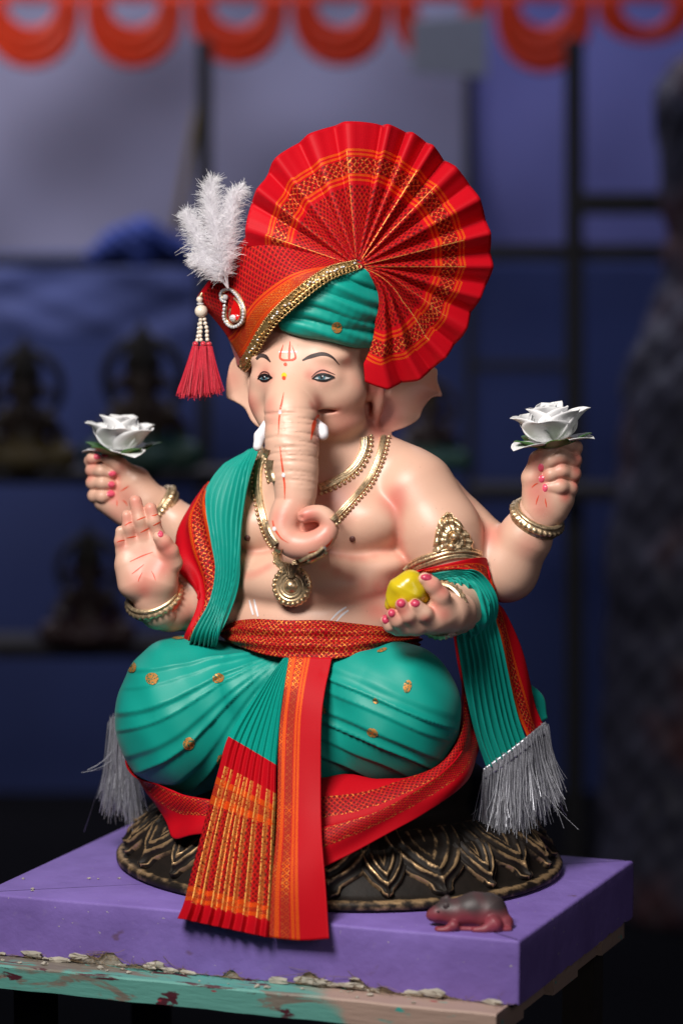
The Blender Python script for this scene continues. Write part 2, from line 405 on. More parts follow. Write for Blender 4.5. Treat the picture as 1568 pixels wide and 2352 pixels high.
# arms
L([(950, 1132, 122, 99), (1008, 1225, 160, 96), (1050, 1370, 185, 74)], 14, 20); L([(1058, 1388, 192, 72), (1030, 1405, 290, 56), (1010, 1402, 330, 50)], 18)
L([(968, 1138, 40, 85), (1045, 1225, 60, 84), (1160, 1306, 130, 76)], 12, 20); L([(1160, 1306, 130, 74), (1205, 1235, 155, 62), (1240, 1165, 168, 46)], 16)
L([(565, 1135, 0, 74), (490, 1260, 20, 70), (445, 1385, 40, 64)], 14, 20); L([(445, 1385, 40, 62), (390, 1395, 85, 55), (345, 1355, 118, 48)], 16)
L([(560, 1140, -60, 68), (470, 1235, -140, 62), (430, 1225, -170, 56), (355, 1155, -182, 42)], 12, 20)
# head
E(716, 790, 92, (138, 142, 140), 20); E(712, 880, 112, (126, 138, 110), 25); E(768, 905, 170, (66, 66, 58), 42); E(612, 915, 138, (36, 55, 54), 34)
E(756, 962, 140, (82, 78, 52), 20); E(640, 960, 140, (40, 70, 45), 20)
E(735, 868, 216, (44, 28, 24), 24); E(604, 868, 162, (24, 30, 24), 22)           # eye swellings
E(745, 820, 195, (55, 45, 22), 25); E(606, 822, 150, (28, 40, 22), 22)           # brows
TR = [(664, 838, 168, 42), (666, 880, 208, 42), (666, 922, 244, 46), (668, 965, 276, 55), (672, 1040, 302, 57), (678, 1095, 318, 51), (677, 1150, 332, 44), (657, 1188, 346, 37),
      (650, 1220, 358, 32), (672, 1249, 368, 31), (706, 1254, 378, 30), (738, 1240, 386, 27), (757, 1215, 386, 20), (753, 1193, 384, 19), (736, 1180, 382, 18), (713, 1180, 384, 17), (696, 1187, 388, 14)]
trp = spline(C4(TR), 60); b.chain(trp[:12], 48, 8); b.chain(trp[10:18], 30, 8); b.chain(trp[16:38], 14, 6); b.chain(trp[36:], 5, 6)
b.chain(C4([(668, 1206, 342, 20), (735, 1206, 348, 22)]), 6, 4)
b.ell(P(750, 944, 226), (24, 22, 3.6), 6, None, 'cut'); b.ell(P(736, 950, 245), (12, 22, 5), 6, None, 'cut')
b.ell(P(690, 1190, 402), (7, 8, 5), 6, None, 'cut')
# ears: cupped sheets
def ear(poly, dfun, th, cup, k):
    poly = np.asarray(poly, float); lo = Pn(np.c_[poly, [dfun(x, y) for x, y in poly]]); R = 45
    sl, x, y, z = b.region(lo.min(0)-R, lo.max(0)+R)
    Y = y+DC; Z = z-HC; fz = Y*cp-Z*sp; px = 784+x/fz*FP; py = 1176-(Y*sp+Z*cp)/fz*FP+0*x
    D = np.full(px.shape, 1e9, np.float32); ins = np.zeros(px.shape, bool)
    for p, q in zip(poly, np.roll(poly, -1, 0)):
        ex, ey = q-p; t = np.clip(((px-p[0])*ex+(py-p[1])*ey)/(ex*ex+ey*ey), 0, 1)
        D = np.minimum(D, (px-p[0]-t*ex)**2+(py-p[1]-t*ey)**2)
        c1 = (p[1] > py) != (q[1] > py); ins ^= c1 & (px < (q[0]-p[0])*(py-p[1])/((q[1]-p[1]) or 1e-9)+p[0])
    D = np.sqrt(D); s2 = np.where(ins, -D, D)
    dep = (-y)-dfun(px, py)+cup*np.clip(1-np.exp(np.minimum(s2, 0)/22), 0, 1)
    h = np.abs(dep)*.9-th
    o = np.maximum(s2+th, h); o = np.where((s2+th > 0) & (h > 0), np.sqrt(np.maximum(s2+th, 0)**2+np.maximum(h, 0)**2), o)-1.5
    b.comb(sl, o, k)
def z2(x, y): return 488+x*.3662, 717.75+y*.3662
earR = spline([z2(*q) for q in [(930, 420), (1150, 300), (1400, 330), (1425, 430), (1456, 535), (1388, 545), (1338, 600), (1300, 680), (1200, 740), (1060, 778), (965, 778), (905, 735), (900, 600)]], 70)
earL = spline([z2(*q) for q in [(320, 260), (180, 240), (105, 300), (78, 400), (70, 490), (78, 545), (130, 572), (190, 612), (232, 690), (290, 737), (335, 715), (345, 560)]], 60)
ear(earR, lambda x, y: 95-.30*(x-835)+.0*y, 7, 26, 16); ear(earL, lambda x, y: 60+.75*(x-600), 7, 14, 14)
E(846, 892, 100, (22, 26, 30), 14); E(868, 935, 96, (12, 14, 48), 16, roll=-14); E(880, 890, 70, (16, 20, 14), 8, 'cut')
E(588, 905, 80, (16, 22, 46), 14, roll=16)
# wrinkles across the trunk
sl, x, y, z = b.region(P(560, 870, 380)-[0, 0, 420], P(800, 870, 180)+[0, 0, 30])
fz = (y+DC)*cp-(z-HC)*sp; px = 784+x/fz*FP; py = 1176-((y+DC)*sp+(z-HC)*cp)/fz*FP+0*x
gr = np.zeros(px.shape, np.float32)
for i in range(26):
    y0 = 938+i*7.0+rng.uniform(-3, 3); x0 = rng.uniform(632, 705); wl = rng.uniform(28, 62); am = rng.uniform(1.2, 4.0)*(1 if y0 < 1060 else .6)
    yy = y0+.0022*(px-668)**2*(1 if y0 > 980 else .5)+rng.uniform(-.05, .05)*(px-668)
    gr += am*np.exp(-((py-yy)/2.6)**2)*np.exp(-((px-x0)/wl)**4)
for i in range(10):
    y0 = 1112+i*5+rng.uniform(-3, 3); x0 = rng.choice([645, 708]); gr += .9*np.exp(-((py-y0)/2.2)**2)*np.exp(-((px-x0)/rng.uniform(12, 30))**4)
front = (-y > 215+(py-900)*.25); b.F[sl] += np.where(front, gr, 0).astype(np.float32)
# armpit and chest creases
def groove(pts, r, k=8): b.chain(C4([(x, y, d, r) for x, y, d in pts]), k, 5, 'cut')
bv, bf = b.mesh(2)
del b

# ---------------------------------------------------------------- hands
def hand(zf, scl, d0, chains, kk=None, vox=2.0):
    C = []
    for ch in chains:
        C.append(C4([(*zf(x, y), d0+dd, r*scl) for x, y, dd, r in ch]))
    al = np.vstack(C); R = al[:, 3].max()+10
    s_ = SDF(al[:, :3].min(0)-R, al[:, :3].max(0)+R, vox)
    for i, c in enumerate(C): s_.chain(c, (kk[i] if kk else 4), 8)
    return s_.mesh(2)
hA = hand(z3, .29296, 132, [
    [(690, 1420, -12, 190), (735, 1560, -16, 178), (760, 1640, -16, 165)], [(560, 1420, 0, 120), (470, 1180, 0, 52)], [(600, 1420, 0, 115), (545, 1120, 0, 55)],
    [(680, 1420, 0, 110), (640, 1090, 0, 56)], [(740, 1400, 0, 115), (748, 1060, 0, 58)], [(770, 1420, 12, 130), (825, 1260, 10, 92)], [(500, 1300, 2, 84), (560, 1440, 6, 110)],
    [(465, 1190, 1, 47), (452, 1110, 5, 41), (454, 1025, 6, 38)], [(545, 1110, 1, 51), (522, 1000, 7, 48), (507, 908, 5, 46)],
    [(640, 1080, 1, 54), (605, 940, 8, 53), (573, 795, 3, 52)], [(745, 1050, 1, 54), (715, 950, 8, 51), (692, 850, 5, 49)],
    [(860, 1275, 14, 86), (842, 1185, 26, 66), (795, 1115, 34, 58), (758, 1078, 38, 50)]],
    [20, 20, 20, 20, 20, 25, 18, 4, 4, 4, 4, 8])
hB = hand(z3, .29296, -178, [
    [(800, 850, 0, 138), (680, 820, 0, 150), (560, 760, -8, 140)], [(560, 760, -8, 140), (400, 660, -14, 120), (320, 560, -16, 85)], [(580, 640, 8, 120), (640, 760, 4, 135)],
    [(340, 790, 2, 95), (500, 890, 2, 110)], [(520, 580, 8, 82), (440, 508, 18, 64), (380, 470, 22, 52), (338, 458, 26, 42)],
    [(270, 470, -18, 52), (220, 478, 4, 44), (235, 458, 18, 42), (272, 455, 25, 34)],
    [(280, 560, -18, 55), (236, 552, 10, 50), (305, 556, 28, 47), (385, 580, 24, 38)], [(285, 655, -18, 55), (240, 648, 10, 51), (315, 652, 28, 48), (390, 664, 24, 39)],
    [(300, 750, -16, 55), (255, 750, 8, 53), (315, 756, 26, 50), (380, 738, 22, 40)]], [10, 20, 20, 18, 10, 4, 3, 3, 3])
hC = hand(z4, .3662, 172, [
    [(1045, 925, -4, 108), (1110, 820, 0, 114), (1170, 680, -8, 120)], [(1170, 680, -10, 130), (1240, 520, -16, 110), (1260, 430, -16, 80)], [(1075, 580, 10, 78), (1095, 740, 6, 98)],
    [(1230, 700, 4, 92), (1190, 760, 2, 100)], [(1065, 560, 12, 68), (1098, 450, 20, 52), (1155, 398, 26, 44), (1195, 372, 28, 38)],
    [(1300, 430, -14, 66), (1328, 378, 8, 46), (1290, 355, 24, 42), (1228, 350, 30, 36)], [(1300, 490, -12, 66), (1322, 455, 14, 47), (1245, 432, 30, 45), (1175, 460, 31, 43), (1128, 500, 24, 34)],
    [(1300, 570, -12, 62), (1318, 540, 14, 47), (1245, 522, 30, 44), (1180, 545, 31, 42), (1133, 576, 24, 34)], [(1280, 650, -10, 62), (1295, 632, 12, 50), (1235, 622, 30, 50), (1165, 628, 28, 42)]],
    [10, 20, 20, 18, 10, 4, 3, 3, 3])
hD = hand(z4, .3662, 372, [
    [(590, 1410, -70, 130), (540, 1415, -35, 128), (450, 1440, -8, 100)], [(450, 1440, -8, 100), (320, 1480, 8, 72), (230, 1500, 4, 56)],
    [(440, 1470, 8, 64), (385, 1420, 32, 52), (330, 1365, 40, 43)], [(340, 1500, 12, 60), (285, 1430, 38, 50), (243, 1362, 45, 41)],
    [(268, 1505, 10, 55), (218, 1462, 32, 45), (184, 1422, 38, 37)], [(215, 1512, 2, 46), (170, 1492, 18, 40), (143, 1462, 22, 33)],
    [(510, 1420, -5, 78), (488, 1310, 14, 58), (435, 1240, 22, 50), (388, 1200, 24, 41)]], [10, 18, 5, 5, 5, 5, 14])
allv, allf = cat([(bv, bf), hA, hB, hC, hD])
BODY_B = bvh(allv, allf)

# ---------------------------------------------------------------- airbrushed paint
colr = np.tile(SK, (len(allv), 1))
def spray(px, py, r, c, s=1.0, d=None):
    q = P(px, py, d) if d is not None else shoot(BODY_B, px, py)[0]
    if q is None: return
    t = np.clip(1-np.linalg.norm(allv-q, axis=1)/r, 0, 1); t = (t*t*(3-2*t)*s)[:, None]; colr[:] = colr*(1-t)+np.asarray(c)*t
def sprayline(pts, r, c, s=.6, n=8):
    for x, y in spline(np.array(pts, float), n): spray(x, y, r, c, s/2)
for x, y, r, s in [(690, 1240, 80, .42), (745, 1225, 45, .5), (705, 1185, 34, .8), (715, 1212, 30, .6), (660, 1165, 50, .25), (728, 1000, 40, .5), (625, 960, 35, .3), (730, 930, 30, .6), (618, 930, 30, .4),
                   (850, 890, 40, .9), (880, 950, 75, .8), (860, 985, 45, .7), (975, 905, 60, .45), (550, 950, 50, .6), (575, 930, 40, .7), (530, 870, 40, .35),
                   (770, 1150, 70, .45), (730, 1130, 50, .4), (905, 1150, 45, .7), (1120, 1230, 50, .6), (640, 1190, 30, .5), (790, 960, 60, .4)]:
    spray(x, y, r*1.2, PK, min(1, s*1.05))
sprayline([(915, 1130), (912, 1200), (925, 1270), (935, 1310)], 30, PK, .9); sprayline([(760, 1268), (820, 1282), (880, 1265), (912, 1240)], 22, PK, .8)
sprayline([(745, 1300), (820, 1335), (900, 1352), (935, 1345)], 24, PK, .7); sprayline([(552, 1250), (590, 1270), (640, 1262)], 20, DPK, .6); sprayline([(548, 1320), (580, 1320), (620, 1300)], 20, PK, .7)
sprayline([(850, 1400), (900, 1408), (930, 1390)], 40, PK, .5); sprayline([(1020, 1060), (1080, 1150), (1110, 1220)], 20, RSE, .7)
sprayline([(715, 930), (735, 945), (778, 940)], 16, DPK, .9); sprayline([(735, 1000), (790, 985), (830, 950)], 24, RSE, .7)
spray(880, 893, 34, DPK, .75); spray(895, 880, 30, DPK, .4)
for c in ((737, 860), (606, 861)): spray(*c, 46, RSE, .5); spray(c[0]+2, c[1]-2, 24, DPK, .45)
spray(712, 862, 22, DPK, .5); spray(622, 868, 20, DPK, .5)
# palms, knuckles and finger tips
for zf, pts in ((z3, [(560, 1060, 60, .5), (650, 1040, 60, .4), (820, 1160, 110, .75), (790, 1300, 110, .7), (640, 1420, 150, .6), (640, 1500, 60, .6), (460, 1130, 70, .6), (510, 940, 80, .55), (580, 800, 90, .6), (700, 860, 80, .55), (660, 1240, 120, .3),
                      (420, 600, 60, .7), (410, 690, 60, .7), (400, 770, 60, .7), (230, 500, 70, .5), (210, 600, 60, .6), (210, 700, 60, .6), (470, 520, 70, .4), (500, 760, 110, .45), (430, 900, 110, .35)]),
                (z4, [(1090, 650, 110, .7), (1120, 560, 70, .7), (1350, 440, 60, .8), (1345, 520, 60, .8), (1335, 600, 60, .8), (1240, 480, 70, .5), (1240, 575, 60, .5), (1270, 680, 60, .8), (1080, 480, 60, .5), (1120, 760, 110, .5), (1100, 430, 40, .5),
                      (500, 1270, 80, .7), (430, 1220, 60, .6), (510, 1420, 70, .6), (395, 1460, 50, .7), (290, 1480, 50, .6), (250, 1400, 40, .5), (450, 1380, 60, .6), (1040, 1000, 110, .3)])):
    for x, y, r, s in pts: spray(*zf(x, y), r*.42, PK, min(.95, s*1.1))
BODY = mesh('body', allv, allf, 'skin', IDOL, colr=colr)

# ---------------------------------------------------------------- paint marks that lie on the surface
def patch(name, pts, width, mat, parent=IDOL, off=.7, n=24, B=None, m=3, taper=None, dome=0):
    """ribbon along pixel path pts; width in px (array along or scalar)"""
    B = B or BODY_B; c = spline(np.array([(x, y, 0) for x, y in pts], float), n)[:, :2]
    t = np.gradient(c, axis=0); t /= np.maximum(np.linalg.norm(t, axis=1, keepdims=True), 1e-9); nn = np.c_[-t[:, 1], t[:, 0]]
    wv = np.interp(np.linspace(0, 1, n), np.linspace(0, 1, len(width)), width) if hasattr(width, '__len__') else np.full(n, width)
    out = []; last = None
    for i in range(n):
        for j in range(m):
            a = j/(m-1)*2-1; x, y = c[i]+nn[i]*wv[i]/2*a
            q, no = shoot(B, x, y, off+dome*(1-a*a))
            if q is None: q = last
            last = q; out.append(q)
    out = np.array([o if o is not None else next(p for p in out if p is not None) for o in out])
    return mesh(name, out, grid_faces(n, m)[:, ::-1], mat, parent)
def disc(name, cx, cy, rx, ry, mat, parent=IDOL, ang=0, off=.8, B=None, n=16, dome=0, rings=3):
    B = B or BODY_B; out = []; ca, sa = math.cos(math.radians(ang)), math.sin(math.radians(ang)); q0 = shoot(B, cx, cy, off+dome)[0]
    if q0 is None: return None
    for i in range(1, rings+1):
        for a in np.linspace(0, 2*np.pi, n, endpoint=False):
            t = i/rings; x, y = rx*t*math.cos(a), ry*t*math.sin(a)
            q, no = shoot(B, cx+x*ca-y*sa, cy+x*sa+y*ca, off+dome*(1-t*t)-(dome > 0)*(t == 1)*2)
            out.append(q if q is not None else q0)
    f = grid_faces(rings, n, True); k = len(out); out.append(q0)
    F = np.vstack([f, np.array([(j, k, k, (j+1) % n) for j in range(n)])])
    return mesh(name, np.array(out), tris(F[:, ::-1]), mat, parent)
def eye(cx, cy, w, h, tilt, side):
    e = patch('eye', [(cx-w/2, cy+tilt), (cx, cy-1), (cx+w/2, cy-tilt*.2)], [1, h*.75, h, h*.75, 1.2], 'eyewhite', off=1.0, m=5)
    ix = cx-w*.06
    disc('iris', ix, cy-1.4, h*.66, h*.54, 'iris', e, off=1.5); disc('pupil', ix, cy-1.2, h*.30, h*.30, 'black', e, off=1.9); disc('catchlight', ix+2.4, cy-3.2, 1.5, 1.5, 'white', e, off=2.3, n=8)
    patch('upper_lash_line', [(cx-w/2-3, cy+tilt+1), (cx-w*.3, cy-h*.38), (cx, cy-h*.55), (cx+w*.32, cy-h*.36), (cx+w/2+4, cy-tilt*.3)], [2, 5.5, 7.5, 7, 3.5], 'black', e, off=2.0)
    patch('lower_lash_line', [(cx-w/2, cy+tilt), (cx-w*.2, cy+h*.42), (cx+w*.15, cy+h*.42), (cx+w/2, cy)], [2, 4.5, 4.8, 3], 'black', e, off=1.8)
    patch('lid_crease', [(cx-w/2-4, cy-1), (cx-w*.32, cy-h*.95), (cx, cy-h*1.35), (cx+w*.35, cy-h*.95), (cx+w*.62*side, cy-h*.55)] if side > .9 else [(cx-w/2-3, cy-3), (cx-w*.2, cy-h*1.1), (cx+w*.25, cy-h*.95), (cx+w*.5, cy-2)], [1, 3, 3.4, 3, 1], 'lid', e, off=.9)
spray_eyes = 1; eye(741, 868, 45, 13, 2, 1.0); eye(609, 869, 27, 13, 1, .5)
patch('eyebrow', [(694, 828), (713, 819), (740, 813), (762, 820), (779, 838)], [3, 9, 8.5, 5, 1], 'brown', off=.9)
patch('eyebrow', [(589, 825), (598, 817), (610, 819), (622, 832)], [5, 9, 9, 2], 'brown', off=.9)
TM = patch('forehead_mark', [z2(480, 300), z2(482, 250), z2(487, 180)], [4, 6, 1], 'orange', off=1.2)
patch('trident_arm', [z2(478, 300), z2(440, 298), z2(424, 275), z2(445, 200)], [4, 5, 4, .5], 'orange', TM, off=1.2); patch('trident_arm', [z2(478, 300), z2(505, 296), z2(520, 275), z2(498, 205)], [4, 5, 4, .5], 'orange', TM, off=1.2)
patch('white_stroke', [z2(417, 248), z2(475, 247), z2(532, 247)], [3.5, 4, 3.5], 'white', TM, off=.8); disc('dot', *z2(457, 326), 4, 4.4, 'orange', TM)
Y_ = disc('yellow_mark', *z2(449, 395), 6, 6.5, 'yellow'); disc('red_dot', *z2(448, 412), 4.2, 4.6, 'orange', Y_, off=1.2)
for pts, wd in (([z2(447, 500), z2(436, 560), z2(428, 592)], [.6, 3, 4.5]), ([z2(428, 596), z2(424, 606)], [4.5, 3]), ([z2(421, 645), z2(417, 690), z2(414, 765)], [4, 2.5, 1]), ([z2(423, 840), z2(435, 940), z2(443, 1000)], [1, 3.5, 4]),
                ([z2(447, 1035), z2(453, 1090), z2(453, 1175)], [4.5, 3.5, .8]), ([z2(378, 1305), z2(384, 1340)], [2, 3.5]), ([z2(398, 1370), z2(430, 1415), z2(475, 1445)], [4.5, 2.5, .8]), ([z2(600, 1505), z2(660, 1495), z2(690, 1485)], [1, 4, 4.5]), ([z2(712, 1468), z2(735, 1445), z2(752, 1415)], [5, 3.5, 1]),
                ([z2(664, 642), z2(636, 700), z2(615, 800)], [5, 9, 1])):
    patch('painted_stroke', pts, wd, 'orange')
for q, r in ((z2(424, 626), 4), (z2(446, 1020), 4), (z2(389, 1357), 4.2), (z2(700, 1480), 4)): disc('painted_dot', *q, r, r*1.15, 'white', off=1.2)
for x, y, x2, y2 in ((573, 1378, 582, 1412), (584, 1376, 593, 1416), (760, 1424, 795, 1394), (772, 1428, 800, 1402)): patch('belly_stroke', [(x, y), ((x+x2)/2-1, (y+y2)/2-2), (x2, y2)], [2.5, 5, 4], 'white')
for x, y in ((568, 1236), (809, 1238)): disc('nipple', x, y, 8, 8, 'nipple', off=.6, dome=4)
for q in [(530, 1268, 620, 1225, 710, 1192), (545, 1365, 590, 1330, 640, 1290), (595, 1425, 605, 1395, 628, 1352), (732, 1415, 715, 1370, 698, 1342), (428, 1115, 455, 1105, 490, 1098), (505, 1082, 545, 1075, 580, 1068), (585, 942, 620, 928, 655, 914), (612, 1040, 650, 1020, 685, 1000), (490, 985, 520, 965, 548, 955),
          (700, 908, 730, 902, 755, 890), (712, 985, 745, 968, 775, 950), (460, 715, 490, 695, 525, 672), (428, 785, 430, 810, 428, 835), (470, 785, 495, 800, 510, 830)]:
    patch('palm_line', [z3(*q[:2]), z3(*q[2:4]), z3(*q[4:])], [1, 3, 1], 'orange', n=10, off=.5)
for q in [(1058, 628, 1080, 608, 1098, 600), (1085, 735, 1092, 705, 1103, 675), (1143, 695, 1146, 720, 1152, 752)]: patch('palm_line', [z4(*q[:2]), z4(*q[2:4]), z4(*q[4:])], [1, 3, 1], 'orange', n=10, off=.5)
for zf, sc_, lst, mt in ((z3, .293, [(390, 580, 28, 22), (386, 662, 28, 24), (380, 736, 30, 25), (272, 444, 24, 24), (336, 432, 26, 14), (770, 1052, 22, 24)], 'pink'),
                     (z4, .366, [(1218, 346, 30, 24), (1116, 502, 17, 24), (1120, 574, 17, 22), (1142, 630, 16, 24)], 'pink'), (z4, .366, [(398, 1190, 36, 20), (330, 1352, 28, 26), (240, 1352, 28, 28), (181, 1414, 22, 26), (141, 1456, 20, 26)], 'dpink')):
    for x, y, rx, ry in lst: disc('fingernail', *zf(x, y), rx*sc_*1.3, ry*sc_*1.3, mt, off=.5, dome=1.6)
def lump(name, chains, k, mat, parent, vox=2, colf=None, post=None):
    C = [C4(c) for c in chains]; al = np.vstack(C); R = al[:, 3].max()+8; s_ = SDF(al[:, :3].min(0)-R, al[:, :3].max(0)+R, vox)
    for c in C: s_.chain(c, k, k)
    v, f = s_.mesh(2)
    if post: v = post(v, vnormals(v, f))
    return mesh(name, v, f, mat, parent, colr=colf(v) if colf else None)
lump('tusk', [[(722, 966, 245, 10), (738, 988, 272, 15), (741, 998, 284, 14)]], 6, 'white', IDOL)
lump('tusk', [[(612, 975, 205, 11), (598, 1002, 222, 14), (592, 1026, 232, 11)]], 6, 'white', IDOL)

# ================================================================ the idol: garments
def rel(px, py, lst, dflt): return None
d = SDF((-640, -560, -20), (460, 320, 620), 4.0)
def DE(px, py, dd, r, k=25): d.ell(P(px, py, dd), [q*ks(dd) for q in r], k)
DE(432, 1648, 105, (166, 178, 182)); d.chain(C4([(640, 1570, 90, 90), (440, 1612, 105, 146)]), 40)
DE(902, 1642, 255, (160, 152, 162)); d.chain(C4([(740, 1585, 130, 90), (900, 1612, 250, 128)]), 40)
d.chain(C4([(600, 1680, 160, 130), (760, 1690, 220, 120)]), 40); DE(745, 1740, 60, (300, 210, 95), 30)
d.chain(C4([(655, 1548, 225, 52), (560, 1582, 195, 92), (450, 1622, 130, 142)]), 40); d.chain(C4([(735, 1548, 245, 52), (815, 1575, 255, 92), (900, 1620, 258, 128)]), 40)
dv, df = d.mesh(2); del d
nr = vnormals(dv, df); px, py = proj(dv); vd = CAMP-dv; vd /= np.linalg.norm(vd, axis=1, keepdims=True); fr = np.clip((nr*vd).sum(1)*2.5, 0, 1)
# left leg: pleats that fan out from the waist knot
ax, ay = 668, 1488; th = np.degrees(np.arctan2(-(py-ay), px-ax)); th = np.where(th < 0, th+360, th); rr = np.hypot(px-ax, py-ay)
ed = np.array([150, 183, 190, 196, 205, 210, 219, 224, 233, 238, 242, 245, 249, 252.5, 256, 259, 262, 265, 275])
phs = phase_of(th+2.2*np.sin(rr/70.)+.012*(rr-150), ed); t = phs-np.floor(phs)
amp = np.interp(th, [178, 190, 230, 250, 265], [1, 4.5, 5, 4, 4])*np.clip(rr/160, .25, 1)*(1+.5*np.sin(phs.astype(int)*2.4))
off = amp*(np.clip(t/.82, 0, 1)**2-np.clip((t-.82)/.18, 0, 1)) ; wl = fr*np.clip((650-px)/14, 0, 1)*(th > 170)
# right leg: pleats sweeping under the knee
X = px-745; sY = py-.5*X+.0004*X*X; ed2 = np.array([1440, 1536, 1560, 1592, 1640, 1664, 1706, 1745, 1790, 1850])
ph2 = phase_of(sY+5*np.sin(X/60), ed2); t2 = ph2-np.floor(ph2); off2 = (5.5+2*np.sin(ph2.astype(int)*2.1))*(np.clip(t2/.85, 0, 1)**2-np.clip((t2-.85)/.15, 0, 1))*np.clip((1062-px)/90, 0, 1); wr = fr*np.clip((px-720)/14, 0, 1)*np.clip((sY-1500)/45, 0, 1)
dv = dv+nr*(off*wl+off2*wr+2.2*np.sin(px*.031+py*.017)*np.sin(py*.027-px*.012)+1.2*np.sin(px*.07-py*.05))[:, None]
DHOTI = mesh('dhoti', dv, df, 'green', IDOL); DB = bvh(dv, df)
g = G('gold_thread_motif'); n_ = g.noise(420, 3, .6); g.set(Base_Color=g.mix(g.smooth(n_, .42, .52), (.02, .14, .08), (.70, .30, .07)), Metallic=g.smooth(n_, .42, .52)*.6, Roughness=.4); MAT['motif'] = g.mat
for x, y, rx, ry, a in ((302, 1531, 14, 12, 60), (350, 1559, 15, 14, 0), (409, 1466, 14, 3.5, 0), (502, 1558, 14, 11, -20), (434, 1708, 13, 15, 20), (506, 1745, 7, 13, 10), (877, 1494, 12, 4, -20), (935, 1577, 9, 15, 15), (740, 1628, 8, 13, -25), (855, 1683, 13, 10, 25), (862, 1610, 7, 6, 30), (1032, 1525, 4, 12, -25)):
    disc('motif', x, y, rx, ry, 'motif', DHOTI, ang=a, off=1.6, B=DB)
BOTHV, BOTHF = cat([(allv, allf), (dv, df)]); BB = bvh(BOTHV, BOTHF)

ZB = [(0, .08, 'zari'), (.08, .16, 'stripe'), (.18, .34, 'zari'), (.36, .42, 'stripe'), (.44, .50, 'stripe')]
MAT['z_band'] = zari('red_silk_gold_border_band', ZB, 1.0)
MAT['z_sash'] = zari('red_brocade_sash', [(0, 1, 'lattice')], .85, 9)
MAT['z_low'] = zari('red_silk_lower_border', [(.34, .38, 'lattice'), (.38, .62, 'dark'), (.62, .66, 'lattice')], 1.4, 8); MAT['z_low2'] = zari('red_silk_lower_border_fold', [(.04, .10, 'lattice'), (.10, .42, 'dark'), (.42, .50, 'lattice')], 1.4, 8)
MAT['z_stole'] = zari('red_silk_stole_border', [(.0, .10, 'stripe'), (.12, .42, 'lattice'), (.44, .52, 'stripe')], .8, 8)
MAT['z_pleat'] = zari('pleated_brocade', [(0, .300, 'green'), (.445, .465, 'stripe'), (.465, .50, 'zari'), (.50, .525, 'stripe'), (.525, .775, 'dark'), (.775, .80, 'stripe'), (.80, .825, 'zari'), (.825, .85, 'stripe')], 6.2, 8, ridge=(.72, .40, .86))
# sash
sv, sf, su = loft([[(500, 1436, 30), (560, 1422, 190), (640, 1424, 255), (720, 1424, 275), (800, 1430, 270), (880, 1440, 245), (930, 1452, 195), (958, 1460, 110), (930, 1462, 0)],
    [(498, 1446, 40), (550, 1456, 205), (640, 1468, 272), (720, 1470, 292), (800, 1470, 290), (880, 1466, 268), (935, 1468, 205), (962, 1472, 115), (935, 1474, 0)],
    [(498, 1452, 50), (560, 1490, 222), (650, 1511, 292), (720, 1514, 312), (790, 1511, 308), (860, 1496, 288), (935, 1482, 212), (962, 1484, 120), (935, 1486, 0)]], 110, 26,
    lambda u, v: 5*np.sin(v*15+u*9+1.5*np.sin(u*7))*np.sin(np.pi*np.clip(v, .04, .96))+6*np.sin(np.pi*v)+3*np.sin(u*31+v*5), BODY_B, 6)
mesh('sash', sv, sf, 'z_sash', IDOL, uv=su, thick=3)
# pleated bundle hanging from the waist
NP = 8; pe = wob(NP, 0, 1, .22)
def bundle(u, v):
    p = phase_of(u, pe); t = p-np.floor(p); return (2+15*np.clip(v*1.5, 0, 1))*(np.clip(t/.78, 0, 1)-np.clip((t-.78)/.22, 0, 1))+3*np.sin(v*9+u*5)
rows = [[(655, 1508, 288), (670, 1510, 305)], [(600, 1582, 310), (652, 1592, 340)], [(530, 1682, 322), (638, 1746, 380)], [(500, 1772, 340), (636, 1842, 415)],
        [(470, 1882, 372), (631, 1932, 446)], [(440, 2002, 438), (626, 2052, 512)], [(424, 2072, 474), (622, 2116, 542)], [(408, 2110, 486), (619, 2154, 552)]]
pv, pf, pu = loft(rows, 150, 120, bundle, BB, 5)
uu = np.tile(np.linspace(0, 1, 150), 120); p_ = phase_of(uu, pe)
PLE = mesh('pleated_drape', pv, pf, 'z_pleat', IDOL, uv=pu, phase=p_-np.floor(p_), thick=2)
hem = pv.reshape(120, 150, 3)
# flat border flap beside the pleats
fv, ff, fu = loft([[(664, 1508, 306), (652, 1590, 345), (641, 1680, 375), (636, 1850, 436), (628, 2000, 508), (618, 2153, 560)],
                   [(712, 1509, 312), (698, 1590, 356), (688, 1680, 392), (686, 1850, 448), (684, 2000, 534), (687, 2160, 582)],
                   [(762, 1510, 314), (745, 1590, 366), (737, 1680, 402), (737, 1850, 462), (742, 2000, 560), (756, 2156, 606)]], 140, 40,
                  lambda u, v: 4*np.sin(u*9+v*4)*u+1.5*np.sin(u*17-v*3), BB, 8)
mesh('border_flap', fv, ff, 'z_band', IDOL, uv=fu, thick=3)
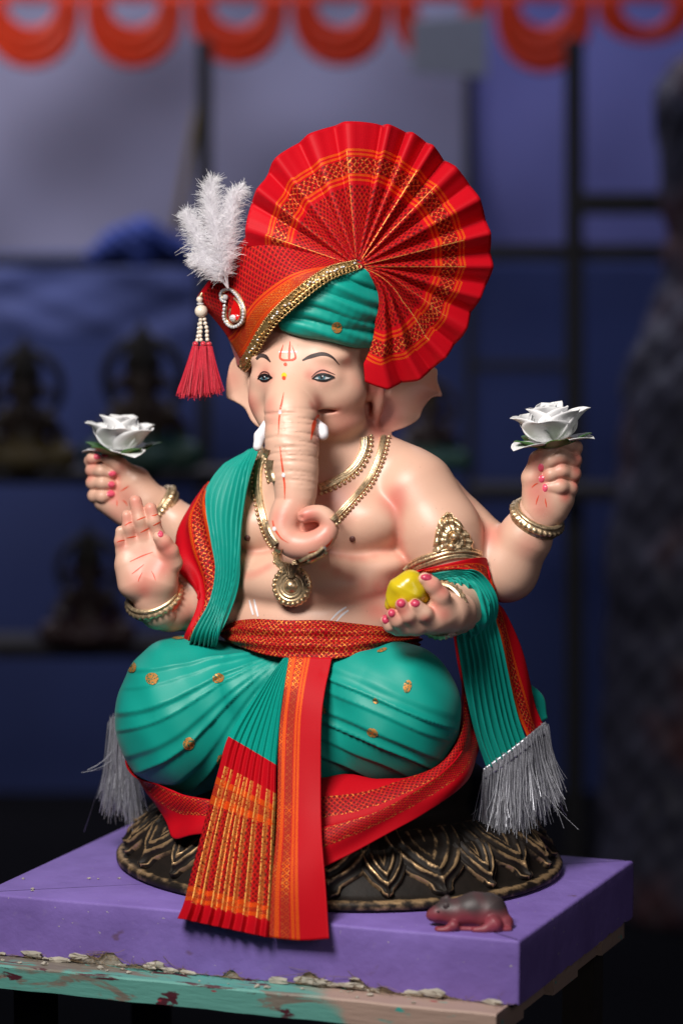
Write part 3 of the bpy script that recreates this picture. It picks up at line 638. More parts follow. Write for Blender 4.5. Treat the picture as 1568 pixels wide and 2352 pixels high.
# red lower wraps
lv, lf, lu = loft([[(735, 1770, 300), (820, 1765, 300), (890, 1750, 290), (985, 1715, 255), (1035, 1670, 230), (1055, 1600, 150), (1050, 1520, 90), (1040, 1440, 50)], [(735, 1830, 405), (820, 1818, 395), (890, 1798, 385), (1000, 1750, 345), (1052, 1690, 300), (1066, 1600, 190), (1056, 1520, 110), (1046, 1440, 60)],
                   [(735, 1880, 430), (830, 1862, 425), (920, 1830, 408), (1020, 1775, 365), (1072, 1710, 290), (1088, 1620, 140), (1088, 1530, 80), (1080, 1440, 40)],
                   [(735, 1930, 440), (850, 1905, 440), (940, 1862, 420), (1040, 1800, 372), (1086, 1735, 270), (1108, 1640, 110), (1116, 1540, 60), (1105, 1440, 30)]], 90, 30, lambda u, v: 4*np.sin(v*9+u*6), DB, 4)
mesh('lower_wrap', lv, lf, 'z_low', IDOL, uv=lu, thick=3)
lv, lf, lu = loft([[(735, 1902, 462), (850, 1868, 462), (950, 1818, 440), (1030, 1762, 395), (1076, 1702, 280), (1094, 1630, 140), (1108, 1560, 80)],
                   [(735, 1950, 482), (850, 1902, 474), (960, 1846, 448), (1050, 1788, 392), (1090, 1718, 240), (1108, 1640, 120), (1122, 1560, 70)],
                   [(735, 1996, 492), (850, 1938, 474), (960, 1872, 440), (1050, 1812, 378), (1096, 1744, 205), (1116, 1660, 100), (1130, 1560, 60)]], 90, 30, lambda u, v: 5*np.sin(v*5+u*7)+2*np.sin(u*25), DB, 9)
mesh('lower_wrap', lv, lf, 'z_low2', IDOL, uv=lu, thick=3)
lv, lf, lu = loft([[(292, 1700, 30), (310, 1750, 120), (345, 1795, 190), (400, 1818, 240), (450, 1832, 275), (520, 1845, 312)],
                   [(298, 1730, 20), (330, 1795, 115), (368, 1840, 190), (410, 1868, 245), (455, 1872, 305), (520, 1880, 342)],
                   [(306, 1765, 10), (345, 1835, 105), (380, 1890, 205), (402, 1926, 268), (445, 1918, 325), (520, 1908, 362)]], 80, 28, lambda u, v: 4*np.sin(v*8+u*9), DB, 5)
mesh('lower_wrap', lv, lf, 'z_low2', IDOL, uv=lu, thick=3)

# stole over the shoulder (green, narrow pleats) with its red border
pe2 = wob(8, 0, 1, .2)
def stole_pl(u, v):
    p = phase_of(v+.05*np.sin(u*5), pe2); t = p-np.floor(p); return 13*np.exp(-((t-.5)/.25)**2)*np.clip(np.sin(np.pi*np.clip(u, 0, 1))*2+.35, 0, 1)-3
inner = [(592, 1026, 100), (575, 1100, 152), (560, 1200, 175), (554, 1280, 198), (547, 1340, 200), (526, 1405, 200), (506, 1455, 205), (495, 1495, 160)]
mid = [(572, 1032, 70), (535, 1100, 112), (515, 1180, 140), (520, 1260, 162), (522, 1330, 172), (506, 1400, 182), (484, 1458, 200), (474, 1498, 150)]
outer = [(562, 1040, -5), (508, 1076, 15), (472, 1118, 45), (470, 1165, 85), (484, 1230, 118), (499, 1300, 138), (488, 1375, 150), (445, 1455, 180), (428, 1495, 130)]
gv, gf, gu = loft([inner, mid, outer], 110, 90, stole_pl, BODY_B, 5)
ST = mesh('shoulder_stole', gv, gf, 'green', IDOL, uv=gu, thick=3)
rv, rf, ru = loft([[(482, 1106, 30), (474, 1140, 62), (476, 1170, 88), (488, 1230, 114), (502, 1300, 136), (490, 1375, 148), (450, 1450, 172), (430, 1492, 125)],
                   [(476, 1112, 5), (456, 1150, 35), (440, 1195, 62), (448, 1260, 92), (470, 1330, 115), (470, 1390, 132), (440, 1452, 158), (424, 1490, 115)],
                   [(470, 1118, -20), (440, 1165, -5), (411, 1230, 20), (420, 1295, 50), (444, 1350, 85), (452, 1392, 108), (430, 1446, 140), (416, 1486, 105)]], 100, 36, lambda u, v: 5*np.sin(v*13+u*5)*np.sin(np.pi*u)+3, BODY_B, 5)
mesh('stole_border', rv, rf, 'z_stole', ST, uv=np.c_[ru[:, 0], ru[:, 1]], thick=3)
# stole over the forearm, falling to a fringe
pe3 = wob(8, 0, 1, .25)
def sp2(u, v):
    p = phase_of(v+.02*np.sin(u*9), pe3); t = p-np.floor(p); return 15*np.exp(-((t-.5)/.24)**2)*np.clip(.35+u*1.4, 0, 1)-3
gin = [(1000, 1330, 215), (1030, 1338, 258), (1042, 1400, 266), (1052, 1480, 258), (1072, 1600, 235), (1092, 1690, 225), (1118, 1766, 222)]
gmd = [(1010, 1312, 205), (1062, 1330, 232), (1088, 1400, 240), (1106, 1480, 232), (1126, 1580, 215), (1146, 1660, 205), (1166, 1728, 202)]
gou = [(1000, 1300, 190), (1072, 1316, 205), (1112, 1370, 200), (1140, 1450, 195), (1165, 1550, 185), (1186, 1630, 180), (1208, 1698, 178)]
gv, gf, gu = loft([gin, gmd, gou], 110, 90, sp2, BB, 5)
S2 = mesh('forearm_stole', gv, gf, 'green', IDOL, uv=gu, thick=3)
rv, rf, ru = loft([[(955, 1312, 190), (1010, 1300, 205), (1074, 1318, 212), (1114, 1372, 206), (1142, 1450, 200), (1166, 1550, 190), (1188, 1632, 184), (1210, 1698, 180)],
                   [(955, 1304, 185), (1020, 1292, 195), (1090, 1318, 190), (1136, 1380, 176), (1166, 1460, 168), (1192, 1560, 158), (1212, 1640, 152), (1230, 1684, 150)],
                   [(960, 1296, 180), (1030, 1284, 180), (1105, 1322, 165), (1156, 1400, 140), (1190, 1480, 130), (1214, 1560, 122), (1230, 1620, 118), (1246, 1668, 118)]], 110, 30, lambda u, v: 4*np.sin(u*13+v*6)*u+2, BB, 6)
mesh('stole_border', rv, rf, 'z_stole', S2, uv=ru, thick=3)
rv, rf, ru = loft([[(1190, 1560, 90), (1225, 1600, 90), (1240, 1660, 95)], [(1215, 1570, 70), (1250, 1606, 70), (1258, 1650, 75)]], 20, 10, lambda u, v: 3*np.sin(u*6))
mesh('stole_end', rv, rf, 'green', S2, uv=ru, thick=3)
def strands(tops, lens, dirs, wd, mat, name, parent, jit=.25, seg=7, curl=18):
    out = []
    for p, l, dr in zip(tops, lens, dirs):
        s0 = rng.normal(0, jit, 3); c2 = rng.normal(0, 1, 3)*curl; t = np.linspace(0, 1, seg)[:, None]
        q = p+(np.asarray(dr)+s0*t*.5)*l*t+c2*t*t; sd = np.cross(q[-1]-q[0], CAMP-q[0]+rng.normal(0, 1500, 3)); sd /= np.linalg.norm(sd)
        w_ = wd*(1-.45*t); v = np.stack([q-sd*w_, q+sd*w_], 1).reshape(-1, 3)
        f = np.array([(2*i, 2*i+1, 2*i+3, 2*i+2) for i in range(seg-1)]); out.append((v, f))
    v, f = cat(out); return tag(mesh(name, v, f, mat, parent), kind='stuff')
g = G('silver_tinsel_thread'); n_ = g.noise(700, 2); g.set(Base_Color=g.mix(n_, (.11, .115, .14), (.76, .77, .84)), Metallic=.6, Roughness=.36); MAT['tinsel'] = g.mat
cl_ = rng.normal(0, .06, (52, 3)); edge = spline(Pn([(1112, 1772, 228), (1166, 1730, 208), (1210, 1698, 186), (1252, 1664, 118)]), 1300)
dn = np.array([.02, -.08, -1.0]); k = np.linspace(-1, 1, 1300)
strands(edge+rng.normal(0, 3, (1300, 3)), rng.uniform(125, 172, 1300)*(1.05-.03*k), [dn+np.array([.15*q+.02, 0, 0])+cl_[int((q+1)*24+rng.uniform(-.6, .6))] for q in k], .85, 'tinsel', 'fringe', S2, .08, 8, 8)
strands(edge[::90]+0, rng.uniform(130, 175, 15), [dn+np.array([.3*q, 0, 0]) for q in k[::90]], .6, 'tinsel', 'loose_fringe', S2, .3, 9, 30)
hv, hf, hu = loft([[(1108, 1766, 232), (1164, 1726, 212), (1208, 1692, 190), (1250, 1658, 122)], [(1112, 1790, 234), (1170, 1750, 214), (1214, 1716, 192), (1258, 1682, 124)]], 60, 6, lambda u, v: 2*np.sin(u*90)+1)
mesh('fringe_heading', hv, hf, 'tinsel', S2, thick=2)
e2 = spline(Pn([(262, 1662, -60), (275, 1650, -50), (298, 1690, -40)]), 260)
e2 = np.repeat(e2, 4, 0); strands(e2+rng.normal(0, 6, (1040, 3)), rng.uniform(150, 220, 1040), [np.array([.10*q, 0, -1]) for q in np.linspace(-1, 1, 1040)], .85, 'tinsel', 'fringe', ST, .08, 7, 6)
strands(e2[::160], rng.uniform(150, 210, 7), [np.array([.3*q, 0, -1]) for q in np.linspace(-1, 1, 7)], .8, 'tinsel', 'loose_fringe', ST, .5, 9, 40)

# ================================================================ jewellery
def relief(name, pts, width, prof, parent, B=None, n=60, mat='gold', nb=0, br=4, boff=0):
    B = B or BODY_B; c = spline(np.array([(x, y, 0) for x, y in pts], float), n)[:, :2]; t = np.gradient(c, axis=0); t /= np.linalg.norm(t, axis=1, keepdims=True); nn = np.c_[-t[:, 1], t[:, 0]]
    m = len(prof); out = []; last = None
    for i in range(n):
        for j in range(m):
            a = j/(m-1)-.5; q, no = shoot(B, *(c[i]+nn[i]*width*a), prof[j])
            q = last if q is None else q; last = q; out.append(q)
    o = mesh(name, np.array(out), grid_faces(n, m)[:, ::-1], mat, parent)
    if nb:
        bs = spline(np.array([(x, y, 0) for x, y in pts], float), nb)[:, :2]; tt = np.gradient(bs, axis=0); tt /= np.linalg.norm(tt, axis=1, keepdims=True)
        L_ = []
        for p, t_ in zip(bs, tt):
            q, no = shoot(B, *(p+np.array([-t_[1], t_[0]])*boff), 4)
            if q is not None: mesh('bead', *ball(q, br, 8, 5), mat, o)
    return o
PR = [-1, 5, 6, 4.5, 8, 8, 5, 7.5, 7.5, 4.5, 6, 5, -1]
relief('choker', [(836, 1004), (836, 1030), (822, 1062), (798, 1088), (766, 1108), (734, 1122)], 20, PR, IDOL, nb=17, br=4.6, boff=-14)
relief('choker', [(622, 1056), (620, 1080), (626, 1106)], 14, PR, IDOL, n=20, nb=6, br=4, boff=8)
relief('long_necklace', [(880, 1004), (870, 1048), (848, 1098), (814, 1142), (784, 1174), (762, 1196)], 15, PR, IDOL, nb=26, br=4.3, boff=-12)
relief('long_necklace', [(614, 1030), (596, 1072), (593, 1120), (602, 1178), (616, 1222), (634, 1250)], 18, PR, IDOL, nb=26, br=3.8, boff=12)
relief('necklace_leaf', [(642, 1258), (636, 1280), (644, 1298), (668, 1304)], 18, PR, IDOL, n=24, nb=5, br=3.6, boff=8)
for k_ in range(3): relief('necklace_leaf', [(672, 1300-k_*3), (700, 1296-k_*7), (728, 1284-k_*8), (752-k_*5, 1268-k_*6)], 7, [-1, 5, 7, 5, -1], IDOL, n=20)
pc, pn = shoot(BODY_B, 671, 1346, 2); pn = (pn+np.array([-.1, -.3, .0])); fb = frame(pn)
def lathe(c, fb, prof, n=48, sx=1.0, wav=None):
    a = np.linspace(0, 2*np.pi, n, endpoint=False); v = []
    for r, h in prof:
        rr_ = r*(1+(wav(a) if wav and r > prof[0][0]*.9 else 0*a)); v.append(np.asarray(c)+np.outer(rr_*np.cos(a)*sx, fb[0])+np.outer(rr_*np.sin(a), fb[1])+h*fb[2])
    return np.concatenate(v), grid_faces(len(prof), n, True)
PD = mesh('pendant', *lathe(pc, fb, [(45, -6), (46, 2), (44, 6), (36, 6), (33, 9), (31, 6), (28, 6), (26, 10), (23, 7), (21, 6), (19, 9), (17, 6), (15, 8), (11, 14), (6, 17), (.1, 18)], wav=lambda a: .025*np.cos(a*24)), 'gold', IDOL)
for a in np.linspace(0, 2*np.pi, 22, endpoint=False): mesh('bead', *ball(pc+fb[0]*40*math.cos(a)+fb[1]*40*math.sin(a)+fb[2]*6, 4.2, 8, 5), 'gold', PD)
for k_ in range(5): mesh('leaf', *tube([pc+fb[2]*12+fb[1]*18*1+fb[0]*(k_-2)*2, pc+fb[2]*10+fb[1]*48+fb[0]*(k_-2)*9], [2, 4], 6), 'gold', PD)
def bangle(px, py, d_, axis, R, mi, nb=30, sq=1.0):
    c = P(px, py, d_); fb = frame(axis); a = np.linspace(0, 2*np.pi, 120, endpoint=False); R *= ks(d_)
    prof = [(-1.9, -.6), (-1.7, .25), (-1.1, .55), (-.6, .3), (-.4, .45), (0, .95), (.5, 1.15), (1, .95), (1.35, .4), (1.5, .3), (1.9, .55), (2.3, .3), (2.4, -.6)]
    v = np.concatenate([c+np.outer((R+mi*rr_*(1+(.28*np.cos(a*nb+1.2*h) if -.1 <= h <= 1.2 else 0)))*np.cos(a)*sq, fb[0])+np.outer((R+mi*rr_*(1+(.28*np.cos(a*nb+1.2*h) if -.1 <= h <= 1.2 else 0)))*np.sin(a), fb[1])+mi*h*fb[2] for h, rr_ in prof])
    return mesh('bangle', v, grid_faces(len(prof), 120, True), 'gold', IDOL)
bangle(356, 1374, 108, (-.30, -.55, .80), 62, 8); bangle(372, 1163, -180, (-.80, -.25, .62), 46, 8); bangle(1231, 1192, 168, (.36, -.45, .84), 57, 8.5); bangle(1014, 1402, 318, (-.5, -.85, .2), 61, 6.5)
# armlet
relief('armlet', [(934, 1318), (955, 1298), (990, 1284), (1030, 1272), (1068, 1270), (1098, 1278)], 30, [-2, 5, 6, 4, 8, 9, 8, 4, 6, 7, 4, 7, 5, -2], IDOL, B=BODY_B, n=50, nb=16, br=4.5, boff=-4)
AP = None
pl = [(992, 1266, 1084, 1266), (996, 1240, 1086, 1250), (1000, 1218, 1080, 1232), (1006, 1198, 1066, 1212), (1016, 1184, 1046, 1194), (1026, 1176, 1032, 1178)]
o_ = [];
for y_ in np.linspace(0, 5, 30):
    i = min(int(y_), 4); t = y_-i; xa, ya, xb, yb = [pl[i][k]*(1-t)+pl[i+1][k]*t for k in range(4)]
    for s_ in np.linspace(0, 1, 25):
        rad = math.hypot((s_-.5)*2, (y_-1.3)/2.6); ang = math.atan2(y_-1.3, (s_-.5)*4)
        h = 5+3.2*math.cos(ang*13)*min(1, rad*1.6)+3*math.cos(rad*15) if 0 < s_ < 1 and y_ < 5 else 0
        q, no = shoot(BODY_B, xa+(xb-xa)*s_, ya+(yb-ya)*s_, h); o_.append(q if q is not None else o_[-1])
AP = mesh('armlet_plaque', np.array(o_), grid_faces(30, 25), 'gold', IDOL)
q, no = shoot(BODY_B, 1040, 1232, 9); mesh('boss', *ball(q, 9, 14, 10), 'gold', AP); q, no = shoot(BODY_B, 1034, 1254, 8); mesh('boss', *ball(q, 8, 14, 10), 'gold', AP)
for k_ in range(3):
    t = np.linspace(0, 1, 14); mesh('hair_curl', *tube(Pn(np.c_[834+4*np.sin(t*9+k_)-k_*1.5, 868+t*40-k_*5, np.full(14, 138.)+6*np.cos(t*9)]), 1.1, 5), 'black', IDOL)

# ---------------------------------------------------------------- held things
def petal_mesh(L_, W_, phis, cup, nx=11, ny=16, pointed=.5):
    """phis: lean from the axis along the length (radians)"""
    v = []; y = z = 0.0
    for i in range(ny):
        t = i/(ny-1); ph = np.interp(t, np.linspace(0, 1, len(phis)), phis)
        if i: y += L_/(ny-1)*math.cos(ph); z += L_/(ny-1)*math.sin(ph)
        wd = W_*(math.sin(math.pi*min(1, .20+.62*t))**.8)*(1-max(0, (t-.55)/.45)**2.6*(.66+.2*pointed)) if t < 1 else W_*.02
        for j in range(nx):
            a = j/(nx-1)*2-1; k_ = cup*wd*.6*a*a
            v.append((a*wd*(1-.15*cup*a*a), y+k_*math.sin(ph)*.5, z-k_*math.cos(ph)))
    return np.array(v), grid_faces(ny, nx)
def flower(base, axis, spin, size, label, group):
    o = empty('flower', base*S, label, 'flower', group); fb = frame(axis); o['group'] = group
    def place(v, az, off):                         # v: side, up the axis, outward
        ca, sa = math.cos(az), math.sin(az); out = fb[0]*ca+fb[1]*sa; side = -fb[0]*sa+fb[1]*ca
        return base+out*off+np.outer(v[:, 0], side)+np.outer(v[:, 1], fb[2])+np.outer(v[:, 2], out)
    for ring, (n_, L_, W_, phis, cup) in enumerate([(3, .54, .30, (.5, .1, -.35, -.5), 1.1), (4, .68, .42, (.8, .3, -.15, .0, .4), 1.0), (5, .78, .48, (1.0, .5, .15, .3, .75), .9), (6, .84, .50, (1.45, 1.0, .65, .8, 1.2), .75), (3, .74, .36, (1.8, 1.65, 1.5, 1.6, 1.9), .6)]):
        for k_ in range(n_):
            j_ = rng.uniform(-.12, .12); v, f = petal_mesh(size*L_*rng.uniform(.94, 1.06), size*W_*rng.uniform(.92, 1.08), [q+j_ for q in phis], cup)
            mesh('petal', place(v, spin+ring*.55+k_*2*math.pi/n_+rng.uniform(-.12, .12), 2+ring*1.5), f, 'petal', o, thick=1.0)
    for k_ in range(5):
        v, f = petal_mesh(size*rng.uniform(.60, .76), size*.23, (1.8, 1.3, 1.0, 1.45), .5, pointed=1.2); mesh('sepal', place(v, spin+.3+k_*2*math.pi/5, 13)-fb[2]*9, f, 'leaf', o, thick=1.2)
    mesh('stem', *tube([base-fb[2]*55, base+fb[2]*4], [4, 6], 8), 'leaf', o)
    return o
g = G('artificial_petal'); lw = g.noise(40, 3); g.set(Base_Color=g.mix(lw*.3, (.84, .84, .87), (.80, .82, .70)), Roughness=.65, Subsurface_Weight=.2, Subsurface_Radius=(.004, .004, .004)); w_ = g.noise(1, 3, vec=g.mapv(g.obj(), (900, 900, 120))); g.bump(w_, .2, .0006); MAT['petal'] = g.mat
g = G('artificial_leaf'); n_ = g.noise(60, 4); g.set(Base_Color=g.mix(g.smooth(n_, .5, .75), (.035, .14, .015), (.16, .12, .03)), Roughness=.4); g.bump(g.noise(500, 3), .3, .0006); MAT['leaf'] = g.mat
flower(P(276, 1034, -165), (.02, -.06, .99), .3, 122, 'white cloth flower pinched in the raised hand behind the open palm', 'white cloth flowers held in the upper hands')
flower(P(1266, 1016, 186), (-.10, -.06, .98), 1.1, 128, 'white cloth flower in the raised fist beside the gold armlet', 'white cloth flowers held in the upper hands')
def swc(v, n): return v+n*(1.6*np.sin(v[:, :1]*.10+v[:, 2:]*.06)+1.2*np.sin(v[:, 2:]*.13-v[:, :1]*.07+1))
MAT['sweet'] = simple('yellow_glossy_paint', (.62, .47, .012), .28, var=.08, scale=30, bump=.15, bscale=120)
SW = lump('round_sweet', [[(*z4(268, 1290), 372, 38), (*z4(285, 1265), 376, 42), (*z4(305, 1225), 376, 24)], [(*z4(350, 1290), 362, 30), (*z4(380, 1300), 360, 22)], [(*z4(200, 1340), 372, 26), (*z4(190, 1350), 368, 22)]], 12, 'sweet', None, post=swc)
tag(SW, 'lumpy yellow sweet resting in the cupped palm', 'sweet')

# ================================================================ turban
TUR = empty('turban', P(690, 760, 90)*S, 'red brocade turban with green wrap and a tall pleated fan', 'turban')
tc = SDF(P(430, 860, 260)-[0, 0, 20], P(900, 520, -120)+[0, 0, 40], 5)
tc.ell(P(680, 690, 66), (165, 150, 120), 10); tc.chain(C4([(570, 650, 60, 70), (700, 640, 60, 110)]), 30)
v, f = tc.mesh(2); mesh('inner_cap', v, f, 'red', TUR); del tc
# green wrap: twisted rolls
w_ = SDF(P(600, 830, 330)-[0, 0, 20], P(920, 580, 60)+[0, 0, 40], 2.6)
ROLLS = [[(655, 744, 222, 17), (700, 750, 234, 23), (760, 760, 230, 25), (815, 772, 206, 24), (866, 778, 168, 23)], [(665, 722, 228, 14), (720, 716, 246, 20), (790, 734, 236, 20), (870, 748, 182, 18)],
         [(690, 694, 238, 14), (745, 690, 254, 21), (810, 712, 236, 23), (876, 722, 188, 21)], [(725, 662, 242, 14), (775, 660, 254, 23), (830, 682, 230, 24), (880, 694, 190, 23)], [(768, 632, 238, 14), (812, 630, 244, 20), (850, 640, 222, 22), (886, 652, 192, 22)]]
for r_ in ROLLS: w_.chain(spline(C4(r_), 14), 1, 6)
w_.ell(P(770, 705, 120), (112, 100, 80), 4)
v, f = w_.mesh(2); nr = vnormals(v, f); px, py = proj(v)
v = v+nr*(1.3*np.sin((px*-.35+py)*.2+1.2*np.sin(px*.02)))[:, None]
WR = mesh('green_wrap', v, f, 'green', TUR); WB = bvh(v, f); del w_
disc('motif', 773, 752, 12, 13, 'motif', WR, B=WB, off=1.8)
# red band
MAT['z_turb'] = zari('turban_band_brocade', [(.04, .10, 'plain'), (.13, .16, 'stripe'), (.17, .20, 'stripe'), (.20, .38, 'zari'), (.38, .41, 'stripe'), (.43, .46, 'stripe'), (.46, .97, 'dark')], 1.9, 8)
bot = [(560, 838, 70), (572, 822, 150), (622, 740, 236), (684, 680, 272), (754, 628, 272), (819, 609, 246)]
md1 = [(520, 770, 60), (542, 748, 140), (590, 680, 212), (658, 632, 245), (735, 612, 258), (816, 606, 244)]
top = [(452, 690, 20), (466, 668, 66), (537, 578, 140), (609, 520, 170), (700, 556, 212), (812, 603, 240)]
top2 = [(470, 690, -40), (500, 640, 0), (570, 570, 60), (640, 520, 110), (715, 550, 170), (812, 603, 225)]
tv, tf, tu = loft([bot, md1, top], 110, 46, lambda u, v: 5*np.sin(np.pi*v)*np.sin(np.pi*u)+1.5*np.sin(u*17+v*6), None)
BAND = mesh('brocade_band', tv, tf, 'z_turb', TUR, uv=np.c_[tu[:, 0], tu[:, 1]], thick=4); TB = bvh(tv, tf)
tv, tf, tu = loft([top, top2], 80, 10, None); mesh('band_fold', tv, tf, 'red', TUR, uv=tu, thick=3)
tv, tf, tu = loft([[(545, 842, 20), (520, 770, 0), (470, 690, 10)], [(562, 838, 80), (524, 764, 80), (464, 670, 66)]], 30, 8, None); mesh('band_fold', tv, tf, 'red', TUR, uv=tu, thick=3)
# gold lace along the lower edge
tr_in = [(560, 850, 66), (574, 832, 152), (624, 750, 242), (686, 690, 280), (756, 638, 282), (824, 612, 256)]
tr_out = [(556, 830, 66), (566, 810, 150), (614, 728, 240), (676, 667, 278), (748, 616, 280), (816, 598, 256)]
tv, tf, tu = loft([tr_out, tr_in], 150, 9, lambda u, v: 6+2.5*np.cos(u*2*np.pi*44)*np.cos(v*2*np.pi*1.5))
TRIM = mesh('gold_lace', tv, tf, 'trimgold', TUR, thick=5)
lo = spline(Pn(tr_in), 46); up = spline(Pn(tr_out), 80); md = (spline(Pn(tr_in), 60)+spline(Pn(tr_out), 60))/2
for i, q in enumerate(lo):
    a = np.linspace(0, 2*np.pi, 9)[:-1]; t_ = lo[min(i+1, 45)]-lo[max(i-1, 0)]; t_ /= np.linalg.norm(t_); n2 = np.cross(t_, CAMP-q); n2 /= np.linalg.norm(n2)
    ring = q+np.outer(np.cos(a)*6.0, t_)+np.outer(np.sin(a)*6.0, n2)+(CAMP-q)/np.linalg.norm(CAMP-q)*7
    mesh('lace_loop', *tube(np.vstack([ring, ring[:1]]), 2.0, 5, False), 'trimgold', TRIM)
for q in up: mesh('lace_bead', *ball(q+(CAMP-q)/np.linalg.norm(CAMP-q)*8, 2.6, 6, 4), 'trimgold', TRIM)
for q in md: mesh('sequin', *ball(q+(CAMP-q)/np.linalg.norm(CAMP-q)*9+rng.normal(0, 2, 3), (3.6, 3.6, 2.2), 7, 4), 'stone' if rng.random() < .45 else 'trimgold', TRIM)
# fan
FC = (820, 612, 250)
ang = np.array([-86, -76, -62.6, -49.8, -34, -22, -14.5, .4, 17.2, 34.7, 53.7, 68.6, 82.6, 99, 116.6, 129, 137, 150, 160, 170])
rad = np.array([262, 288, 295, 289, 293, 288, 290, 308, 311, 315, 324, 330, 334, 332, 321, 313, 296, 287, 272, 262])
NPF = 17; fe = np.array([-86, -69, -55, -39, -22, -8, 6, 20, 36, 51, 61, 70, 80, 99, 115, 133, 149, 170.]); NPF = len(fe)-1; pj = rng.uniform(-1, 1, (4, 2*NPF+2))
na, nrad = NPF*14+1, 44; A0 = np.interp(np.arange(na)/14, np.arange(NPF+1), fe)
vs, uv, phs = [], [], []
for j in range(nrad):
    t = .045+.955*j/(nrad-1)
    Rr = np.interp(A0, ang, rad)*t
    sh = np.interp(Rr, [0, 75, 130, 221, 300], [60, 36, 15, 0, 0])      # the free edge bends inward near the knot
    wA = np.clip((0-A0)/86, 0, 1); A = np.radians(A0+sh*wA)
    p = np.arange(na)/14.; tt = p-np.floor(p)
    knife = np.interp(A0, [-86, -20, 40, 60, 95, 120, 170], [.62, .55, .6, .72, .8, .62, .55])
    prof = np.where(tt < knife, tt/knife, (1-tt)/(1-knife))
    prof = prof*.85+.15*(.5-.5*np.cos(np.pi*np.clip(prof, 0, 1)))
    amp = (4+38*t)*np.interp(A0, [-86, -60, 0, 60, 95, 150, 170], [.55, .8, 1, 1.05, .8, .8, .5])*(1+.15*np.sin(A0*.9))
    tl = np.interp(A0, [-86, 0, 90, 170], [52, 100, 78, 72])
    dd = FC[2]-tl*t**1.25+amp*(prof-.4)+4*np.sin(A0*.11+t*5)*t
    fi = (2*np.floor(np.minimum(p, NPF-.001))+(tt >= knife)).astype(int); pi_ = np.minimum(p.astype(int), NPF-1)
    dd = dd+9*pj[0][pi_]*np.sin(np.pi*tt)*t; rr2 = Rr*(1+.02*(prof-.5)*t+.022*np.interp(p, np.arange(NPF+1), pj[1][:NPF+1])*t)
    q = Pn(np.c_[FC[0]+rr2*np.cos(A), FC[1]-rr2*np.sin(A), dd]); vs.append(q)
    uv.append(np.c_[np.radians(A0)*2.4, t+.014*pj[2][fi]]); phs.append(np.where(tt < knife, tt/knife, (1-tt)/(1-knife)))
MAT['z_fan'] = zari('turban_fan_brocade', [(.0, .56, 'dark'), (.585, .60, 'stripe'), (.618, .634, 'stripe'), (.64, .75, 'lattice'), (.762, .778, 'stripe'), (.792, .808, 'stripe')], 3.1, 6.5, ridge=(.968, .05, .80))
FAN = mesh('fan', np.concatenate(vs), grid_faces(nrad, na), 'z_fan', TUR, uv=np.concatenate(uv), phase=np.concatenate(phs), thick=2.5)
mesh('fan_knot', *ball(P(*FC), (16, 14, 12), 14, 10), 'red', TUR)
# brooch
bo = np.array
BR = None; MAT['enamel'] = simple('red_enamel', (.72, .008, .008), .15, var=.05)
bx = lambda x, y: (401.9+x*.1648, 602.9+y*.1648)
out = [bx(*q) for q in [(730, 600), (722, 760), (790, 860), (880, 880), (970, 810), (990, 680), (955, 560), (890, 450), (800, 380), (720, 385), (675, 440), (690, 520), (740, 545)]]
def on(x, y, off): q, no = shoot(TB, x, y, off); return (q, no) if q is not None else (P(x, y, 120), np.array([0, -1., 0]))
po = spline(np.array([(x, y, 0) for x, y in out]), 44)
base = np.array([on(x, y, 3)[0] for x, y, _ in po]); BR = mesh('brooch', *tube(base, 4.2, 7), 'gold', TUR)
inn = spline(np.array([(*bx(*q), 0) for q in [(800, 640), (785, 760), (850, 820), (930, 780), (945, 660), (905, 560), (850, 500)]]), 24)
mesh('enamel', np.vstack([[on(x, y, 3.0)[0] for x, y, _ in inn], on(*bx(865, 690), 3.5)[0]]), np.array([(i, (i+1) % 24, 24) for i in range(24)])[:, ::-1], 'enamel', BR)
mesh('inner_rim', *tube(np.array([on(x, y, 5)[0] for x, y, _ in inn]), 2.2, 6), 'gold', BR)
for x, y, _ in spline(np.array([(x, y, 0) for x, y in out]), 36): q, no = on(x, y, 8); mesh('rhinestone', *ball(q, 4.0, 6, 4), 'stone', BR, smooth=False)
for c_, r_ in ((bx(850, 765), 8), (bx(742, 487), 7)): q, no = on(*c_, 8); mesh('crystal', *ball(q, r_, 9, 5), 'stone', BR, smooth=False)
